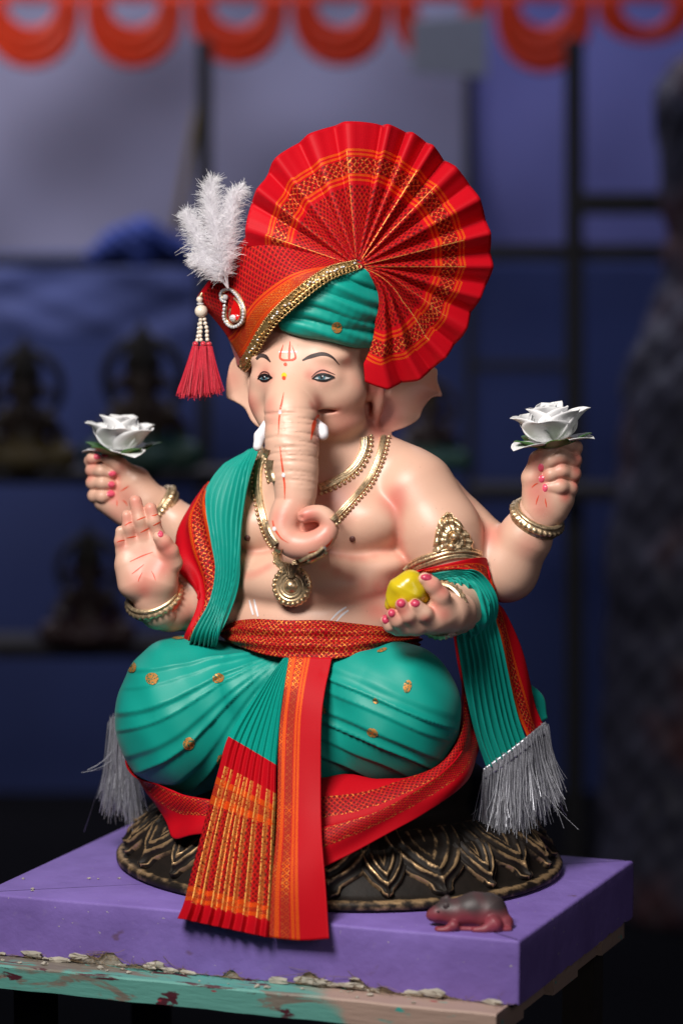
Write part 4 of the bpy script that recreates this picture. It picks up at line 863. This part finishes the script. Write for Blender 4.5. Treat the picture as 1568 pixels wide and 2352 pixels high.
# plume
PL = empty('dummy', (0, 0, 0), 'x', 'x'); bpy.data.objects.remove(PL)
fz_ = []; rach = []
for pts, wl_, nb_, lean in (([(524, 662, 178), (508, 600, 185), (492, 520, 182), (482, 450, 172), (490, 412, 160)], 40, 2600, 0), ([(524, 662, 176), (520, 600, 178), (526, 520, 176), (536, 455, 168), (556, 432, 160)], 36, 2500, .2),
                            ([(522, 660, 172), (492, 610, 168), (462, 560, 160), (444, 515, 152), (428, 490, 148)], 38, 2200, -.2), ([(522, 660, 172), (490, 620, 172), (462, 600, 170), (444, 590, 168)], 30, 1000, -.2)):
    path = spline(Pn(pts), 80); rach.append(tube(path, np.linspace(2.2, .5, 80), 5)); tg = np.gradient(path, axis=0); tg /= np.linalg.norm(tg, axis=1, keepdims=True)
    for i in range(nb_):
        t = rng.uniform(.08, 1)**.85; k_ = min(int(t*79), 79); side = rng.choice([-1, 1]); T = tg[k_]
        sd = np.cross(T, CAMP-path[k_]); sd /= np.linalg.norm(sd); dp = np.cross(sd, T)
        L_ = wl_*rng.uniform(.55, 1.15)*(.35+.75*math.sin(math.pi*min(1, .1+t*.82))); e = np.linspace(0, 1, 6)[:, None]
        dirv = sd*side*rng.uniform(.1, .9)+T*rng.uniform(.35, 1.2)+dp*rng.normal(0, .6)+rng.normal(0, .12, 3); dirv /= np.linalg.norm(dirv)
        q = path[k_]+dirv*L_*e+(T*rng.uniform(-.5, .5)+np.array([0, 0, -.5])+rng.normal(0, .38, 3))*L_*.5*e*e
        ws = np.cross(dirv, CAMP-path[k_]+rng.normal(0, 2500, 3)); ws /= np.linalg.norm(ws); wd = .95*(1-.7*e)
        fz_.append((np.stack([q-ws*wd, q+ws*wd], 1).reshape(-1, 3), np.array([(2*a, 2*a+1, 2*a+3, 2*a+2) for a in range(5)])))
FE = mesh('feather_plume', *cat(rach), 'feather', TUR)
tag(mesh('barbs', *cat(fz_), 'feather', FE), kind='stuff')
# tassel
TS = mesh('tassel', *tube(Pn([(466, 672, 62), (461, 680, 62), (460, 690, 62)]), [3, 5, 3], 8), 'gold', TUR)
tx = lambda x, y: (401.9+x*.1648, 602.9+y*.1648)
mesh('pearl', *ball(P(*tx(345, 515), 62), 7.5, 14, 10), 'pearl', TS); mesh('pearl', *ball(P(*tx(367, 680), 62), 15, 20, 14), 'pearl', TS); mesh('crystal_spacer', *ball(P(*tx(355, 577), 62), (9, 9, 3.2), 10, 5), 'stone', TS, smooth=False)
for xs in ([(362, 795), (358, 850), (362, 910), (358, 968), (352, 1025), (362, 1080)], [(412, 790), (424, 850), (440, 905), (447, 962), (447, 1020), (452, 1075)], [(355, 800), (342, 860), (336, 920), (332, 975), (324, 1030), (312, 1085)]):
    for i, q in enumerate(xs): mesh('pearl', *ball(P(*tx(*q), 62 if xs[0][0] != 355 else 54), 4.9, 10, 7), 'pearl', TS)
g = G('red_rayon_thread'); n_ = g.noise(500, 2); g.set(Base_Color=g.mix(n_, (.38, .004, .02), (.75, .03, .06)), Roughness=.35, Sheen_Weight=.3, Anisotropic=.5); MAT['thread'] = g.mat
for k_, (x0, x1, dd) in enumerate(((287, 300, 66), (395, 370, 70), (472, 500, 58))):
    tp = P(*tx(x0, 1140), dd); TU = mesh('tuft_knot', *ball(tp, (7, 7, 7), 10, 7), 'thread', TS)
    n_ = 330; a = rng.uniform(0, 2*np.pi, n_); r0 = np.sqrt(rng.uniform(0, 1, n_))*7
    tops = tp+np.c_[np.cos(a)*r0, np.sin(a)*r0, np.full(n_, -4)]
    strands(tops, rng.uniform(100, 116, n_)*(1 if k_ < 2 else .93), np.c_[np.cos(a)*r0*.024+(k_-1)*.10-.06, np.sin(a)*r0*.02, -np.ones(n_)], 1.0, 'thread', 'tuft', TS, .05, 7, 2.5)

# ================================================================ lotus pedestal
LP = empty('lotus_pedestal', (0, 0, 0), 'dark bronze oval lotus pedestal with gold-brushed carved petals', 'pedestal')
PC = EF*22; PA, PB_ = 528, 462                       # centre, half axes along u and f
def ped(th, r, z): return PC+EU*(PA*r*math.cos(th))+EF*(PB_*r*math.sin(th))+np.array([0, 0, z])
g = G('brushed_bronze'); rl = g.attr('Col'); sx = g.node('ShaderNodeSeparateXYZ'); g.nt.links.new(rl.s, sx.inputs[0]); hh = V(g, sx.outputs[0])
n_ = g.noise(90, 4); mk = g.smooth(hh+(n_-.5)*.7, .45, .85); mk2 = mk*g.smooth(g.noise(35, 4), .35, .6)
g.set(Base_Color=g.mix(mk2, g.mix(n_, (.006, .005, .004), (.018, .012, .009)), (.66, .43, .22)), Metallic=mk2*.8, Specular_IOR_Level=.25, Roughness=g.ramp(mk2, [(0, (.58,)*3), (1, (.34,)*3)])); g.bump(g.noise(180, 4), .35, .001); MAT['bronze'] = g.mat
prof = [(0.2, 2), (.985, 2), (1.0, 8), (1.0, 18), (.985, 25), (.955, 27), (.94, 34), (.90, 62), (.83, 96), (.76, 122), (.72, 138), (.70, 146), (.66, 158), (.64, 176), (.655, 200), (.65, 222), (.58, 250), (.2, 262)]
th_ = np.linspace(0, 2*np.pi, 128, endpoint=False)
v = np.array([ped(t, r, z) for r, z in prof for t in th_]); hg = np.repeat([0, .2, .55, .5, .75, .3, .1, 0, 0, 0, .1, .5, .1, 0, .3, .2, 0, 0], 128)
mesh('base', v, grid_faces(len(prof), 128, True), 'bronze', LP, colr=np.repeat(hg[:, None], 3, 1))
def cone(r): return np.interp(r, [.72, .76, .83, .90, .94, .985], [138, 122, 96, 62, 34, 27])
def lotus(t0, wid, r0, r1, nested, lift, name):
    nx, ny = 33, 33; vs, hs = [], []
    for i in range(ny):
        t = i/(ny-1); r = r0+(r1-r0)*t
        wf = (math.sin(math.pi*(.34+.42*t))*(1-t)**.62*(1-.35*math.exp(-((t-.82)/.09)**2))) if t < 1 else 0
        for j in range(nx):
            a = j/(nx-1)*2-1; wv = a*wid*wf; th = t0+wv
            e = 1-abs(a); edge = e*wf*1.5        # distance to the outline
            rp = (.5+.5*math.cos(edge*nested*2*math.pi))**1.6; body = math.sqrt(max(0, min(1, edge*2.2)))
            h = lift*(.3+.7*body)*(1 if edge > .001 else 0)+9*rp*min(1, edge*9)*(edge < .9)
            if edge <= .001: h = -3
            mid = max(0, 1-abs(a)*4)*(t > .55)*4; h += mid
            vs.append(ped(th, r, cone(r))+h*(np.array([0, 0, .75])+(EU*math.cos(th)+EF*math.sin(th))*.66)); hs.append(min(1, .12+.85*rp*(.55+.45*t)) if edge > .02 else .45)
    hs = np.array(hs); return mesh(name, np.array(vs), grid_faces(ny, nx), 'bronze', LP, colr=np.repeat(hs[:, None], 3, 1))
NPL = 12
for k in range(NPL):
    t0 = math.radians(90)+(k+.35)*2*math.pi/NPL
    lotus(t0, .33, .72, .972, 3.1, 15, 'lotus_petal'); lotus(t0+math.pi/NPL, .16, .80, .965, 2.6, 16, 'small_lotus_petal')

# ================================================================ plinth, mouse, table
U0, U1, F0, F1 = -622, 624, 512, -238                 # plinth coordinates, mapped onto its four (not quite square) corners
QFR, QBR, QBL, QFL = [np.array(q, float) for q in ((364, -706), (681, -8), (-520, 402), (-798, -309))]
def pl(u, f, z):
    a = (u-U0)/(U1-U0); b_ = (f-F0)/(F1-F0); q = (QFL*(1-a)+QFR*a)*(1-b_)+(QBL*(1-a)+QBR*a)*b_; return np.array([q[0], q[1], z])
g = G('purple_distemper'); n1 = g.noise(14, 6); n2 = g.noise(70, 5); c = g.mix(g.smooth(n1, .35, .7), (.195, .125, .42), (.235, .155, .50))
c = g.mix(g.smooth(n2, .62, .72)*.35, c, (.26, .19, .44)); st = g.smooth(g.noise(22, 3, vec=g.mapv(g.obj(), (1, 1, 1.6))), .68, .76); c = g.mix(st*.7, c, (.13, .065, .10))
chip = g.smooth(g.noise(170, 2), .74, .755); c = g.mix(chip, c, (.55, .52, .45)); g.set(Base_Color=c, Roughness=.62, Specular_IOR_Level=.35); g.bump(g.noise(45, 6)+chip*.6, .4, .004); MAT['purple'] = g.mat
PLN = empty('plinth', (0, 0, -.0675), 'purple painted rectangular plinth with a chipped lower edge', 'plinth')
def block(u0, u1, f0, f1, z0, z1, ns, rag, rnd=7, bow=0):
    """rounded box with an uneven lower edge: rings of points from the lower edge up and over the top"""
    per = []
    for (a, b_) in (((u0, f0), (u1, f0)), ((u1, f0), (u1, f1)), ((u1, f1), (u0, f1)), ((u0, f1), (u0, f0))):
        for t in np.linspace(0, 1, ns, endpoint=False): per.append((a[0]*(1-t)+b_[0]*t, a[1]*(1-t)+b_[1]*t))
    per = np.array(per); n = len(per); rings = []
    cu, cf = (u0+u1)/2, (f0+f1)/2; x = np.arange(n)
    nz = sum(rng.uniform(.4, 1)*np.sin(x*w_*2*np.pi/n+rng.uniform(0, 6)) for w_ in (3, 7, 11, 19, 31, 53, 87))/3
    rg = rag*np.clip(nz+.15, 0, 1.4)*np.where(x < ns, 1, .18)
    for z, ins in ((z0, 0), (z0+.25*(z1-z0), 0), (z0+.5*(z1-z0), 0), (z0+.75*(z1-z0), 0), (z1-rnd, 0), (z1-rnd*.5, rnd*.15), (z1-rnd*.15, rnd*.5), (z1, rnd*1.1)):
        q = per.copy(); q[:, 0] -= np.sign(q[:, 0]-cu)*np.minimum(ins, np.abs(q[:, 0]-cu))*(np.abs(q[:, 0]-cu) > (u1-u0)/2-1); q[:, 1] -= np.sign(q[:, 1]-cf)*ins*(np.abs(q[:, 1]-cf) > abs(f0-f1)/2-1)
        sm = 1.6*np.sin(x*.11+z*.05)+1.2*np.sin(x*.037+2); zz = z+(rg if z == z0 else rg*.25 if z < z0+.3*(z1-z0) else 0)
        rings.append(np.array([pl(a_, b_+ (s_*.5 if z < z1-1 else 0), z_) for (a_, b_), s_, z_ in zip(q, sm, np.broadcast_to(zz, n))]))
    v = np.concatenate(rings); f = grid_faces(len(rings), n, True); k = len(v); v = np.vstack([v, pl(cu, cf, z1)])
    o_ = (len(rings)-1)*n; j = np.arange(n); f = np.vstack([f, np.stack([o_+j, o_+(j+1) % n, np.full(n, k), np.full(n, k)], 1)])
    return v, tris(f), per, rg
v, f, per, rg = block(U0, U1, F0, F1, -136, 0, 180, 20)
o = mesh('painted_block', v, f, 'purple', PLN); fn = o.data.polygons
MAT['plaster'] = simple('bare_plaster', (.46, .42, .35), .9, var=.35, scale=120, bump=.6, bscale=150)
v2, f2, _, _ = block(U0+7, U1-7, F0-7, F1+7, -138, -8, 60, 4, 3)
mesh('plaster_core', v2, f2, 'plaster', PLN)
fib = []
for i in range(520):
    k = int(rng.integers(0, 180)); 
    if rg[k] < 6 and rng.random() < .75: continue
    q = pl(per[k][0], per[k][1]+4, -134+rg[k]+rng.uniform(-10, 3)); t = np.linspace(0, 1, 6)[:, None]; dr = EU*rng.normal(0, 1)+EF*rng.uniform(.1, .5)+np.array([0, 0, rng.uniform(-.6, .12)])
    pth = q+dr*rng.uniform(10, 32)*t+rng.normal(0, 9, 3)*t*t; pth[:, 2] = np.maximum(pth[:, 2], -133); fib.append(tube(pth, .55, 3, False))
MAT['jute'] = simple('jute_fibre', (.26, .18, .10), .9, var=.5, scale=200)
tag(mesh('jute_fibres', *cat(fib), 'jute', PLN), kind='stuff')
# flakes of plaster torn along the edge
for i in range(26):
    k = int(rng.integers(5, 178)); q = pl(per[k][0], F0+rng.uniform(2, 9), -134+rg[k]*rng.uniform(.2, 1)+rng.uniform(-2, 4)); n_ = 9; a = np.linspace(0, 2*np.pi, n_, endpoint=False); r_ = rng.uniform(5, 20)*rng.uniform(.6, 1.2, n_)
    vv = np.vstack([q+np.outer(np.cos(a)*r_*1.6, EU)+np.outer(np.sin(a)*r_*.45, [0, 0, 1])+np.outer(rng.uniform(-1, 4, n_), EF), q+EF*3]); ff = np.array([(j, (j+1) % n_, n_) for j in range(n_)])
    mesh('plaster_flake', vv, ff, 'plaster', PLN, smooth=False, thick=2.5)
# mouse
def msc(v):
    z = v[:, 2]; t = np.clip((z-22)/24, 0, 1)[:, None]; nz = .5+.5*np.sin(v[:, :1]*.11+v[:, 2:]*.07); t = np.clip(t+.25*(nz-.5), 0, 1)
    return np.array([.30, .045, .068])*(1-t)+np.array([.045, .036, .038])*t
def mchain(pts): return np.array([[*(P(x, y, 0)*0+MQ(x, y, h)), r] for x, y, h, r in pts])
def MQ(px, py, dz):                                    # point on the plinth top under a pixel, then up dz
    r = P(px, py, 0)-CAMP; t = (0-CAMP[2])/r[2]; return CAMP+r*t+np.array([0, 0, dz])
m = SDF(MQ(960, 2200, -25), MQ(1210, 2040, 130)+[0, 60, 0], 2.2)
m.chain(mchain([(1118, 2124, 30, 38), (1088, 2124, 31, 37), (1050, 2126, 26, 31), (1022, 2126, 29, 24), (1000, 2127, 25, 16), (989, 2127, 23, 10)]), 10, 8)
m.chain(mchain([(1130, 2126, 20, 38), (1155, 2130, 8, 22)]), 12, 8)
for pts in ([(1132, 2138, 12, 20), (1112, 2140, 4, 9), (1090, 2140, 3, 7)], [(1040, 2138, 10, 13), (1025, 2139, 3, 7), (1006, 2139, 2, 6)], [(1018, 2122, 50, 8), (1026, 2122, 55, 7)], [(1003, 2136, 2, 6), (1160, 2138, 2, 7)], [(1165, 2132, 6, 8), (1170, 2138, 3, 5)]): m.chain(mchain(pts), 5, 5)
for x0 in (1042, 1064, 1092): m.chain(mchain([(x0+8, 2140, 50, 2.5), (x0, 2146, 30, 3.2), (x0-4, 2148, 8, 2.5)]), 5, 4, 'cut')
sl = m.region((-9e9,)*3, (9e9,)*3); 
v, f = m.mesh(2); v[:, 2] = np.maximum(v[:, 2], .6)
gm = G('mouse_paint'); c = gm.attr('Col'); gm.set(Base_Color=gm.mix(gm.noise(90, 4)*.3, c, (.10, .05, .05)), Roughness=.5); gm.bump(gm.noise(120, 4), .3, .001); MAT['mouse'] = gm.mat
MAT['mouseear'] = simple('grey_ear_paint', (.07, .05, .052), .55)
MS = mesh('clay_mouse', v, f, 'mouse', None, colr=msc(v)); tag(MS, 'small grey and pink clay mouse lying on the purple plinth', 'figurine')
q_, n_ = None, None
MB_ = bvh(v, f)
for x_, y_, r_, nm in ((1006, 2094, 2.6, 'eye'), (1024, 2082, 7, 'ear')):
    h_, no_ = shoot(MB_, x_, y_, .6)
    if h_ is not None: mesh(nm, *ball(h_, (r_, r_, r_*.8) if nm == 'eye' else (r_, r_*.5, r_*1.1), 10, 7), 'black' if nm == 'eye' else 'mouseear', MS)
# table of painted planks
g = G('flaking_painted_wood'); ob = g.obj(); R_ = g.node('ShaderNodeMapping'); g.put(R_.inputs[0], ob); R_.inputs['Rotation'].default_value = (0, 0, YAW); rv_ = V(g, R_.outputs[0])
sc_ = lambda s: g.mapv(rv_, s)
gr_ = g.noise(1, 5, vec=sc_((14, 160, 160))); pa = g.noise(1, 5, .6, sc_((9, 34, 34)), .6); pb = g.noise(1, 5, .6, sc_((13, 60, 60)), .4); pc_ = g.noise(1, 3, .5, sc_((5, 12, 12)))
sxx = g.node('ShaderNodeSeparateXYZ'); g.put(sxx.inputs[0], rv_); xx = V(g, sxx.outputs[0])
c = g.mix(gr_, (.10, .085, .07), (.30, .26, .21)); c = g.mix(g.smooth(pa, .42, .47), c, (.12, .36, .31)); c = g.mix(g.smooth(pb, .60, .63), c, (.075, .012, .022)); c = g.mix(g.smooth(pc_+(xx*1.1), .60, .68)*g.smooth(pb, .30, .36), c, (.42, .29, .235))
c = g.mix(g.smooth(g.noise(1, 3, .5, sc_((26, 80, 80))), .69, .71), c, (.05, .42, .36)); c = g.mix(g.smooth(g.noise(1, 3, .5, sc_((20, 50, 70))), .72, .74), c, (.36, .03, .05))
g.set(Base_Color=c, Roughness=.6); g.bump(gr_*.5+pa*.5+pb*.4, .5, .003); MAT['plank'] = g.mat
TB_ = empty('work_table', (0, 0, -.9), 'rough wooden table smeared with teal, pink and maroon paint', 'table')
def plank(u0, u1, f0, f1, z0, z1, name='plank', n=60):
    v = []; 
    for u in np.linspace(u0, u1, n):
        w1 = 2*math.sin(u*.02)+1.5*math.sin(u*.053+1); 
        for (ff_, zz) in ((f0, z0), (f0+1, z1-4), (f0-3, z1), ((f0+f1)/2, z1+.5*math.sin(u*.03)), (f1+3, z1), (f1, z1-4), (f1, z0)): v.append(pl(u, ff_+(w1 if ff_ > (f0+f1)/2 else 0), zz))
    v = np.array(v); f = grid_faces(n, 7, True); k = len(v); v = np.vstack([v, v[:7].mean(0), v[-7:].mean(0)]); j = np.arange(7); j2 = (j+1) % 7
    f = np.vstack([f, np.stack([j2, j, np.full(7, k), np.full(7, k)], 1), np.stack([(n-1)*7+j, (n-1)*7+j2, np.full(7, k+1), np.full(7, k+1)], 1)])
    return mesh(name, v, tris(f), 'plank', TB_, smooth=False)
plank(-760, 600, 578, 420, -190, -138); plank(-600, 585, 412, 255, -188, -140); plank(-590, 604, 248, 90, -190, -139); plank(-600, 590, 82, -80, -189, -141); plank(-595, 600, -88, -250, -190, -139)
MAT['darkwood'] = simple('dark_wood', (.03, .022, .018), .8, var=.4)
for u_, f_ in ((520, 380), (520, -200), (-560, 380), (-560, -200)):
    q = np.array([pl(u_+a*36, f_+b_*36, z) for z in (-1780, -192) for a, b_ in ((-1, -1), (1, -1), (1, 1), (-1, 1))]); mesh('leg', q, np.vstack([grid_faces(2, 4, True), [(3, 2, 1, 0), (4, 5, 6, 7)]]), 'darkwood', TB_, smooth=False)
for i in range(28):                                     # crumbs on the planks and the plinth
    z_ = -137 if i < 22 else 1; q = pl(rng.uniform(-620, 560), rng.uniform(522, 566), z_) if i < 22 else pl(rng.uniform(-600, -380), rng.uniform(200, 500), z_); r_ = rng.uniform(1.5, 6 if i < 22 else 3.5)
    bvv, bff = ball(q+np.array([0, 0, r_*.4]), (r_*1.5, r_, r_*.6), 6, 4); tag(mesh('plaster_crumb', bvv+rng.normal(0, r_*.2, bvv.shape), bff, 'plaster', TB_ if i < 22 else PLN, smooth=False))

# ================================================================ background: a tent with frames and shelves
def cbox(name, px0, py0, px1, py1, d0, th, mat, parent=None, slant=0):
    q = Pn([(px0, py0, d0), (px1, py0, d0), (px1+slant, py1, d0), (px0+slant, py1, d0)]); r = q+np.array([0, th, 0.]); v = np.vstack([q, r])
    f = np.array([(3, 2, 1, 0), (4, 5, 6, 7), (0, 1, 5, 4), (1, 2, 6, 5), (2, 3, 7, 6), (3, 0, 4, 7)]); o = mesh(name, v, f, mat, parent, smooth=False)
    md_ = o.modifiers.new('bevel', 'BEVEL'); md_.width = .004; md_.segments = 2; return o
def cloth(name, px0, py0, px1, py1, d0, mat, amp, parent=None, nx=50, ny=40, tilt=0, seed=0, thick=4):
    a, b_ = np.meshgrid(np.linspace(0, 1, nx), np.linspace(0, 1, ny)); r_ = np.random.default_rng(seed); ph = r_.uniform(0, 6, 8)
    w1 = sum(np.sin(a*(3+3*i)+b_*(2+2.3*i)*(-1)**i+ph[i])/(1+.6*i) for i in range(6))*amp
    v = Pn(np.c_[(px0+(px1-px0)*a).ravel(), (py0+(py1-py0)*b_+6*np.sin(a*5+ph[6])).ravel(), (d0+w1+tilt*b_).ravel()])
    return mesh(name, v, grid_faces(ny, nx)[:, ::-1], mat, parent, thick=thick)
MAT['grey_sheet'] = simple('grey_lavender_sheet', (.135, .137, .22), .8, var=.18, scale=2.5)
MAT['blue_sheet'] = simple('blue_tarpaulin', (.115, .125, .36), .7, var=.2, scale=2.5)
MAT['deep_blue'] = simple('deep_blue_tarpaulin', (.019, .034, .135), .85, var=.25, scale=2.2)
MAT['mid_blue'] = simple('mid_blue_sheet', (.06, .085, .27), .7, var=.2, scale=2.5)
MAT['frame'] = simple('dark_steel', (.012, .012, .015), .5)
MAT['bamboo'] = simple('bamboo', (.14, .10, .035), .6, var=.3, scale=12)
g = G('orange_red_satin'); g.set(Base_Color=g.mix(g.noise(8, 3), (.72, .06, .02), (.85, .11, .03)), Roughness=.5)
tr = g.node('ShaderNodeBsdfTranslucent'); tr.inputs[0].default_value = (.95, .16, .05, 1); mx = g.node('ShaderNodeMixShader'); mx.inputs[0].default_value = .6; g.nt.links.new(g.b.outputs[0], mx.inputs[1]); g.nt.links.new(tr.outputs[0], mx.inputs[2]); g.nt.links.new(mx.outputs[0], g.out.inputs[0]); MAT['swag'] = g.mat
MAT['card'] = simple('grey_card', (.30, .32, .38), .7)
MAT['dark'] = simple('dark_floor', (.0035, .0035, .005), .9, Specular_IOR_Level=.05)
q = np.array([(-12000, -7000, -1790), (12000, -7000, -1790), (12000, 20000, -1790), (-12000, 20000, -1790)]); tag(mesh('ground', q, np.array([(0, 1, 2, 3)]), 'dark', smooth=False), kind='structure')
WD = -9360
tag(cloth('tent_wall', -500, -300, 1085, 640, WD, 'grey_sheet', 75, seed=1), kind='structure'); tag(cloth('tent_wall', 1070, -300, 2100, 640, WD+25, 'blue_sheet', 25, seed=2), kind='structure')
tag(cloth('tent_wall', -500, 585, 2100, 2700, WD+110, 'deep_blue', 30, seed=3, ny=60), kind='structure')
tag(cloth('hanging_sheet', -60, 612, 470, 770, -8460, 'mid_blue', 14, seed=4), 'pale blue sheet sagging below the dark rail', 'sheet')
tag(cbox('tent_pole', 452, 90, 486, 2300, -7740, 55, 'frame'), 'dark upright pole beside the slanting bamboo', 'pole'); tag(cbox('tent_pole', 1298, 90, 1340, 2300, -7200, 60, 'frame'), 'thick dark upright pole crossing two rails', 'pole')
tag(cbox('tent_pole', 1068, 160, 1090, 2300, -8820, 40, 'frame'), 'thin dark upright pole between grey and blue sheets', 'pole')
tag(cbox('rail', -60, 588, 484, 614, -7830, 60, 'frame'), 'dark horizontal rail carrying a crumpled blue cloth', 'rail'); tag(cbox('rail', 1075, 560, 1700, 600, -7380, 60, 'frame'), 'dark horizontal rail behind the pleated fan', 'rail'); tag(cbox('rail', 1335, 442, 1700, 492, -7020, 60, 'frame'), 'short dark rail above the long rail', 'rail')
tag(cbox('rail', 1085, 830, 1310, 852, -8820, 30, 'frame'), 'thin dark rail between two upright poles', 'rail')
pb_ = Pn([(470, 200, -8100), (440, 330, -8100), (398, 560, -8100)]); tag(mesh('bamboo_strut', *tube(spline(pb_, 12), 24, 10), 'bamboo'), 'slanting brown bamboo strut beside a dark pole', 'strut')
s_ = [[(215, 590, -7740, 22), (270, 560, -7740, 34), (330, 545, -7704, 42), (390, 565, -7740, 30), (440, 580, -7740, 24)], [(300, 540, -7686, 30), (330, 590, -7668, 26)]]
def foldc(v, n): return v+n*(6*np.sin(v[:, :1]*.06+v[:, 2:]*.09)+4*np.sin(v[:, 2:]*.15-v[:, :1]*.1))
MAT['royal'] = simple('royal_blue_cloth', (.02, .05, .30), .7, var=.3, scale=5)
tag(lump('crumpled_cloth', s_, 30, 'royal', None, vox=9, post=foldc), 'crumpled royal blue cloth lying on the rail', 'cloth')
# scalloped valance
VAL = empty('scalloped_valance', P(784, 0, -8100)*S, 'orange-red satin valance gathered in deep scallops', 'valance')
for i, cx in enumerate((72, 308, 545, 782, 1012, 1248, 1482)):
    vs = []; n_, m_ = 41, 14; low = (158, 156, 150, 152, 145, 168, 100)[i]
    for k in range(n_):
        a = k/(n_-1)*math.pi
        for j in range(m_):
            t = j/(m_-1); hw = 56+(112-56)*t; hh_ = 72+(low+10-72)*t
            x = cx-math.cos(a)*hw*(1+.06*math.sin(a)); y = -10+math.sin(a)**.8*hh_; vs.append((x, y, -8136+9*math.sin(t*19+a*2)+5*math.sin(math.pi*t)))
    mesh('scallop', Pn(vs), grid_faces(n_, m_), 'swag', VAL, thick=4)
mesh('heading_band', *(lambda c: (c[0], c[1]))(loft([[(-200, -60, -8154), (784, -60, -8154), (1800, -60, -8154)], [(-200, 4, -8145), (784, 4, -8145), (1800, 4, -8145)]], 160, 8, lambda u, v: 10*np.sin(u*160))[:2]), 'swag', VAL, thick=4)
cd = cbox('hanging_card', 945, 38, 1118, 172, -7560, 8, 'card'); cd.rotation_euler = (0, 0, 0); tag(cd, 'blank grey card hanging below the orange valance', 'card')
for vtx, dz in zip(cd.data.vertices, (10, -8, 8, -10, 10, -8, 8, -10)): vtx.co.z -= dz*S*1.6
# shelves with more idols, far out of focus
MAT['shelf'] = simple('dark_shelf_board', (.016, .014, .016), .7)
tag(cbox('shelf', -120, 1082, 700, 1112, -6300, 420, 'shelf'), 'dark shelf board carrying two small seated idols', 'shelf'); tag(cbox('shelf', -120, 1480, 700, 1512, -6300, 420, 'shelf'), 'lower dark shelf board with one small idol', 'shelf'); tag(cbox('shelf', 1090, 1120, 1700, 1150, -6660, 420, 'shelf'), 'dark shelf board crossing behind the raised fist', 'shelf')
gi = G('small_idol_paint'); gi.set(Base_Color=gi.attr('Col'), Roughness=.5); MAT['smidol'] = gi.mat
def small_idol(px, py, d0, s, robe, skin, crown, label):
    k_ = ks(d0); c = P(px, py, d0); R = EMP = empty('seated_idol', c*S, label, 'idol', 'small seated idols on the shelves'); s *= k_
    q = lambda x, y, z: c+np.array([x, y, z])*s
    sd_ = SDF(c+np.array([-1.2, -1, -.05])*s, c+np.array([1.2, .8, 2.6])*s, .045*s)
    for a, bb_, ra, rb in (((-.35, -.1, .3), (-.75, -.25, .28), .28, .24), ((.35, -.1, .3), (.75, -.25, .28), .28, .24), ((-.75, -.25, .25), (.2, -.5, .2), .2, .16), ((.75, -.25, .25), (-.2, -.5, .2), .2, .16), ((0, 0, .35), (0, 0, .95), .42, .36), ((0, 0, 1.0), (0, 0, 1.25), .25, .16),
                           ((-.38, 0, 1.0), (-.62, -.1, .65), .15, .12), ((-.62, -.1, .65), (-.45, -.4, .6), .12, .1), ((.38, 0, 1.0), (.62, -.1, .65), .15, .12), ((.62, -.1, .65), (.5, -.35, .95), .12, .1), ((0, -.05, 1.45), (0, -.06, 1.5), .27, .27), ((0, -.28, 1.42), (.05, -.4, .95), .11, .07), ((-.25, .02, 1.45), (-.42, .05, 1.4), .13, .1), ((.25, .02, 1.45), (.42, .05, 1.4), .13, .1)):
        sd_.chain(np.array([[*q(*a), ra*s], [*q(*bb_), rb*s]]), .08*s)
    v, f = sd_.mesh(1); z = (v[:, 2]-c[2])/s; cl = np.where((z < .62)[:, None], robe, skin); mesh('body', v, f, 'smidol', EMP, colr=cl)
    mesh('crown', *lathe(q(0, 0, 1.62), np.eye(3), [(.30*s, 0), (.33*s, .1*s), (.26*s, .3*s), (.20*s, .5*s), (.08*s, .72*s), (.01*s, .8*s)], 24), crown, EMP)
    ha = np.linspace(0, 2*np.pi, 33); mesh('halo', *tube(np.array([q(.62*math.cos(t), .25, 1.5+.62*math.sin(t)) for t in ha]), .09*s, 6), crown, EMP)
MAT['dgold'] = simple('dull_gold', (.06, .04, .014), .5, .3); MAT['dbrown'] = simple('dull_brown', (.012, .009, .007), .7)
small_idol(330, 1082, -5850, 142, (.012, .055, .04), (.04, .024, .017), 'dbrown', 'dark seated idol with ring halo beside a green cloth')
small_idol(60, 1082, -5850, 128, (.075, .05, .008), (.032, .02, .014), 'dbrown', 'dark seated idol in a yellow robe on the upper shelf')
small_idol(205, 1480, -5940, 115, (.03, .007, .009), (.025, .012, .012), 'dbrown', 'dark seated idol in a maroon robe on the lower shelf')
small_idol(985, 1082, -6480, 95, (.02, .09, .06), (.05, .03, .03), 'dgold', 'small green-robed idol behind the large ear')
# a tall figure under crumpled plastic
def plast(v, n):
    r_ = np.random.default_rng(5); o_ = np.zeros(len(v))
    for i in range(14): kx = r_.normal(0, 1, 3); kx = kx/np.linalg.norm(kx)*r_.uniform(.008, .03); o_ += np.abs(np.sin(v@kx+r_.uniform(0, 6)))*14/(1+i*.15)
    return v+n*(o_-70)[:, None]
g = G('crumpled_plastic_sheet'); n_ = g.noise(3, 5); g.set(Base_Color=g.ramp(n_, [(.3, (.020, .020, .034)), (.5, (.05, .05, .08)), (.62, (.07, .03, .035)), (.75, (.09, .09, .12))]), Roughness=.55, Specular_IOR_Level=.3); MAT['plastic'] = g.mat
tag(lump('wrapped_figure', [[(1640, 250, -6480, 140), (1660, 560, -6480, 130)], [(1660, 620, -6480, 130), (1640, 900, -6480, 205), (1620, 1300, -6480, 225), (1620, 2000, -6480, 250)]], 60, 'plastic', None, vox=16, post=plast), 'tall figure wrapped in crumpled dark plastic sheeting', 'figure')
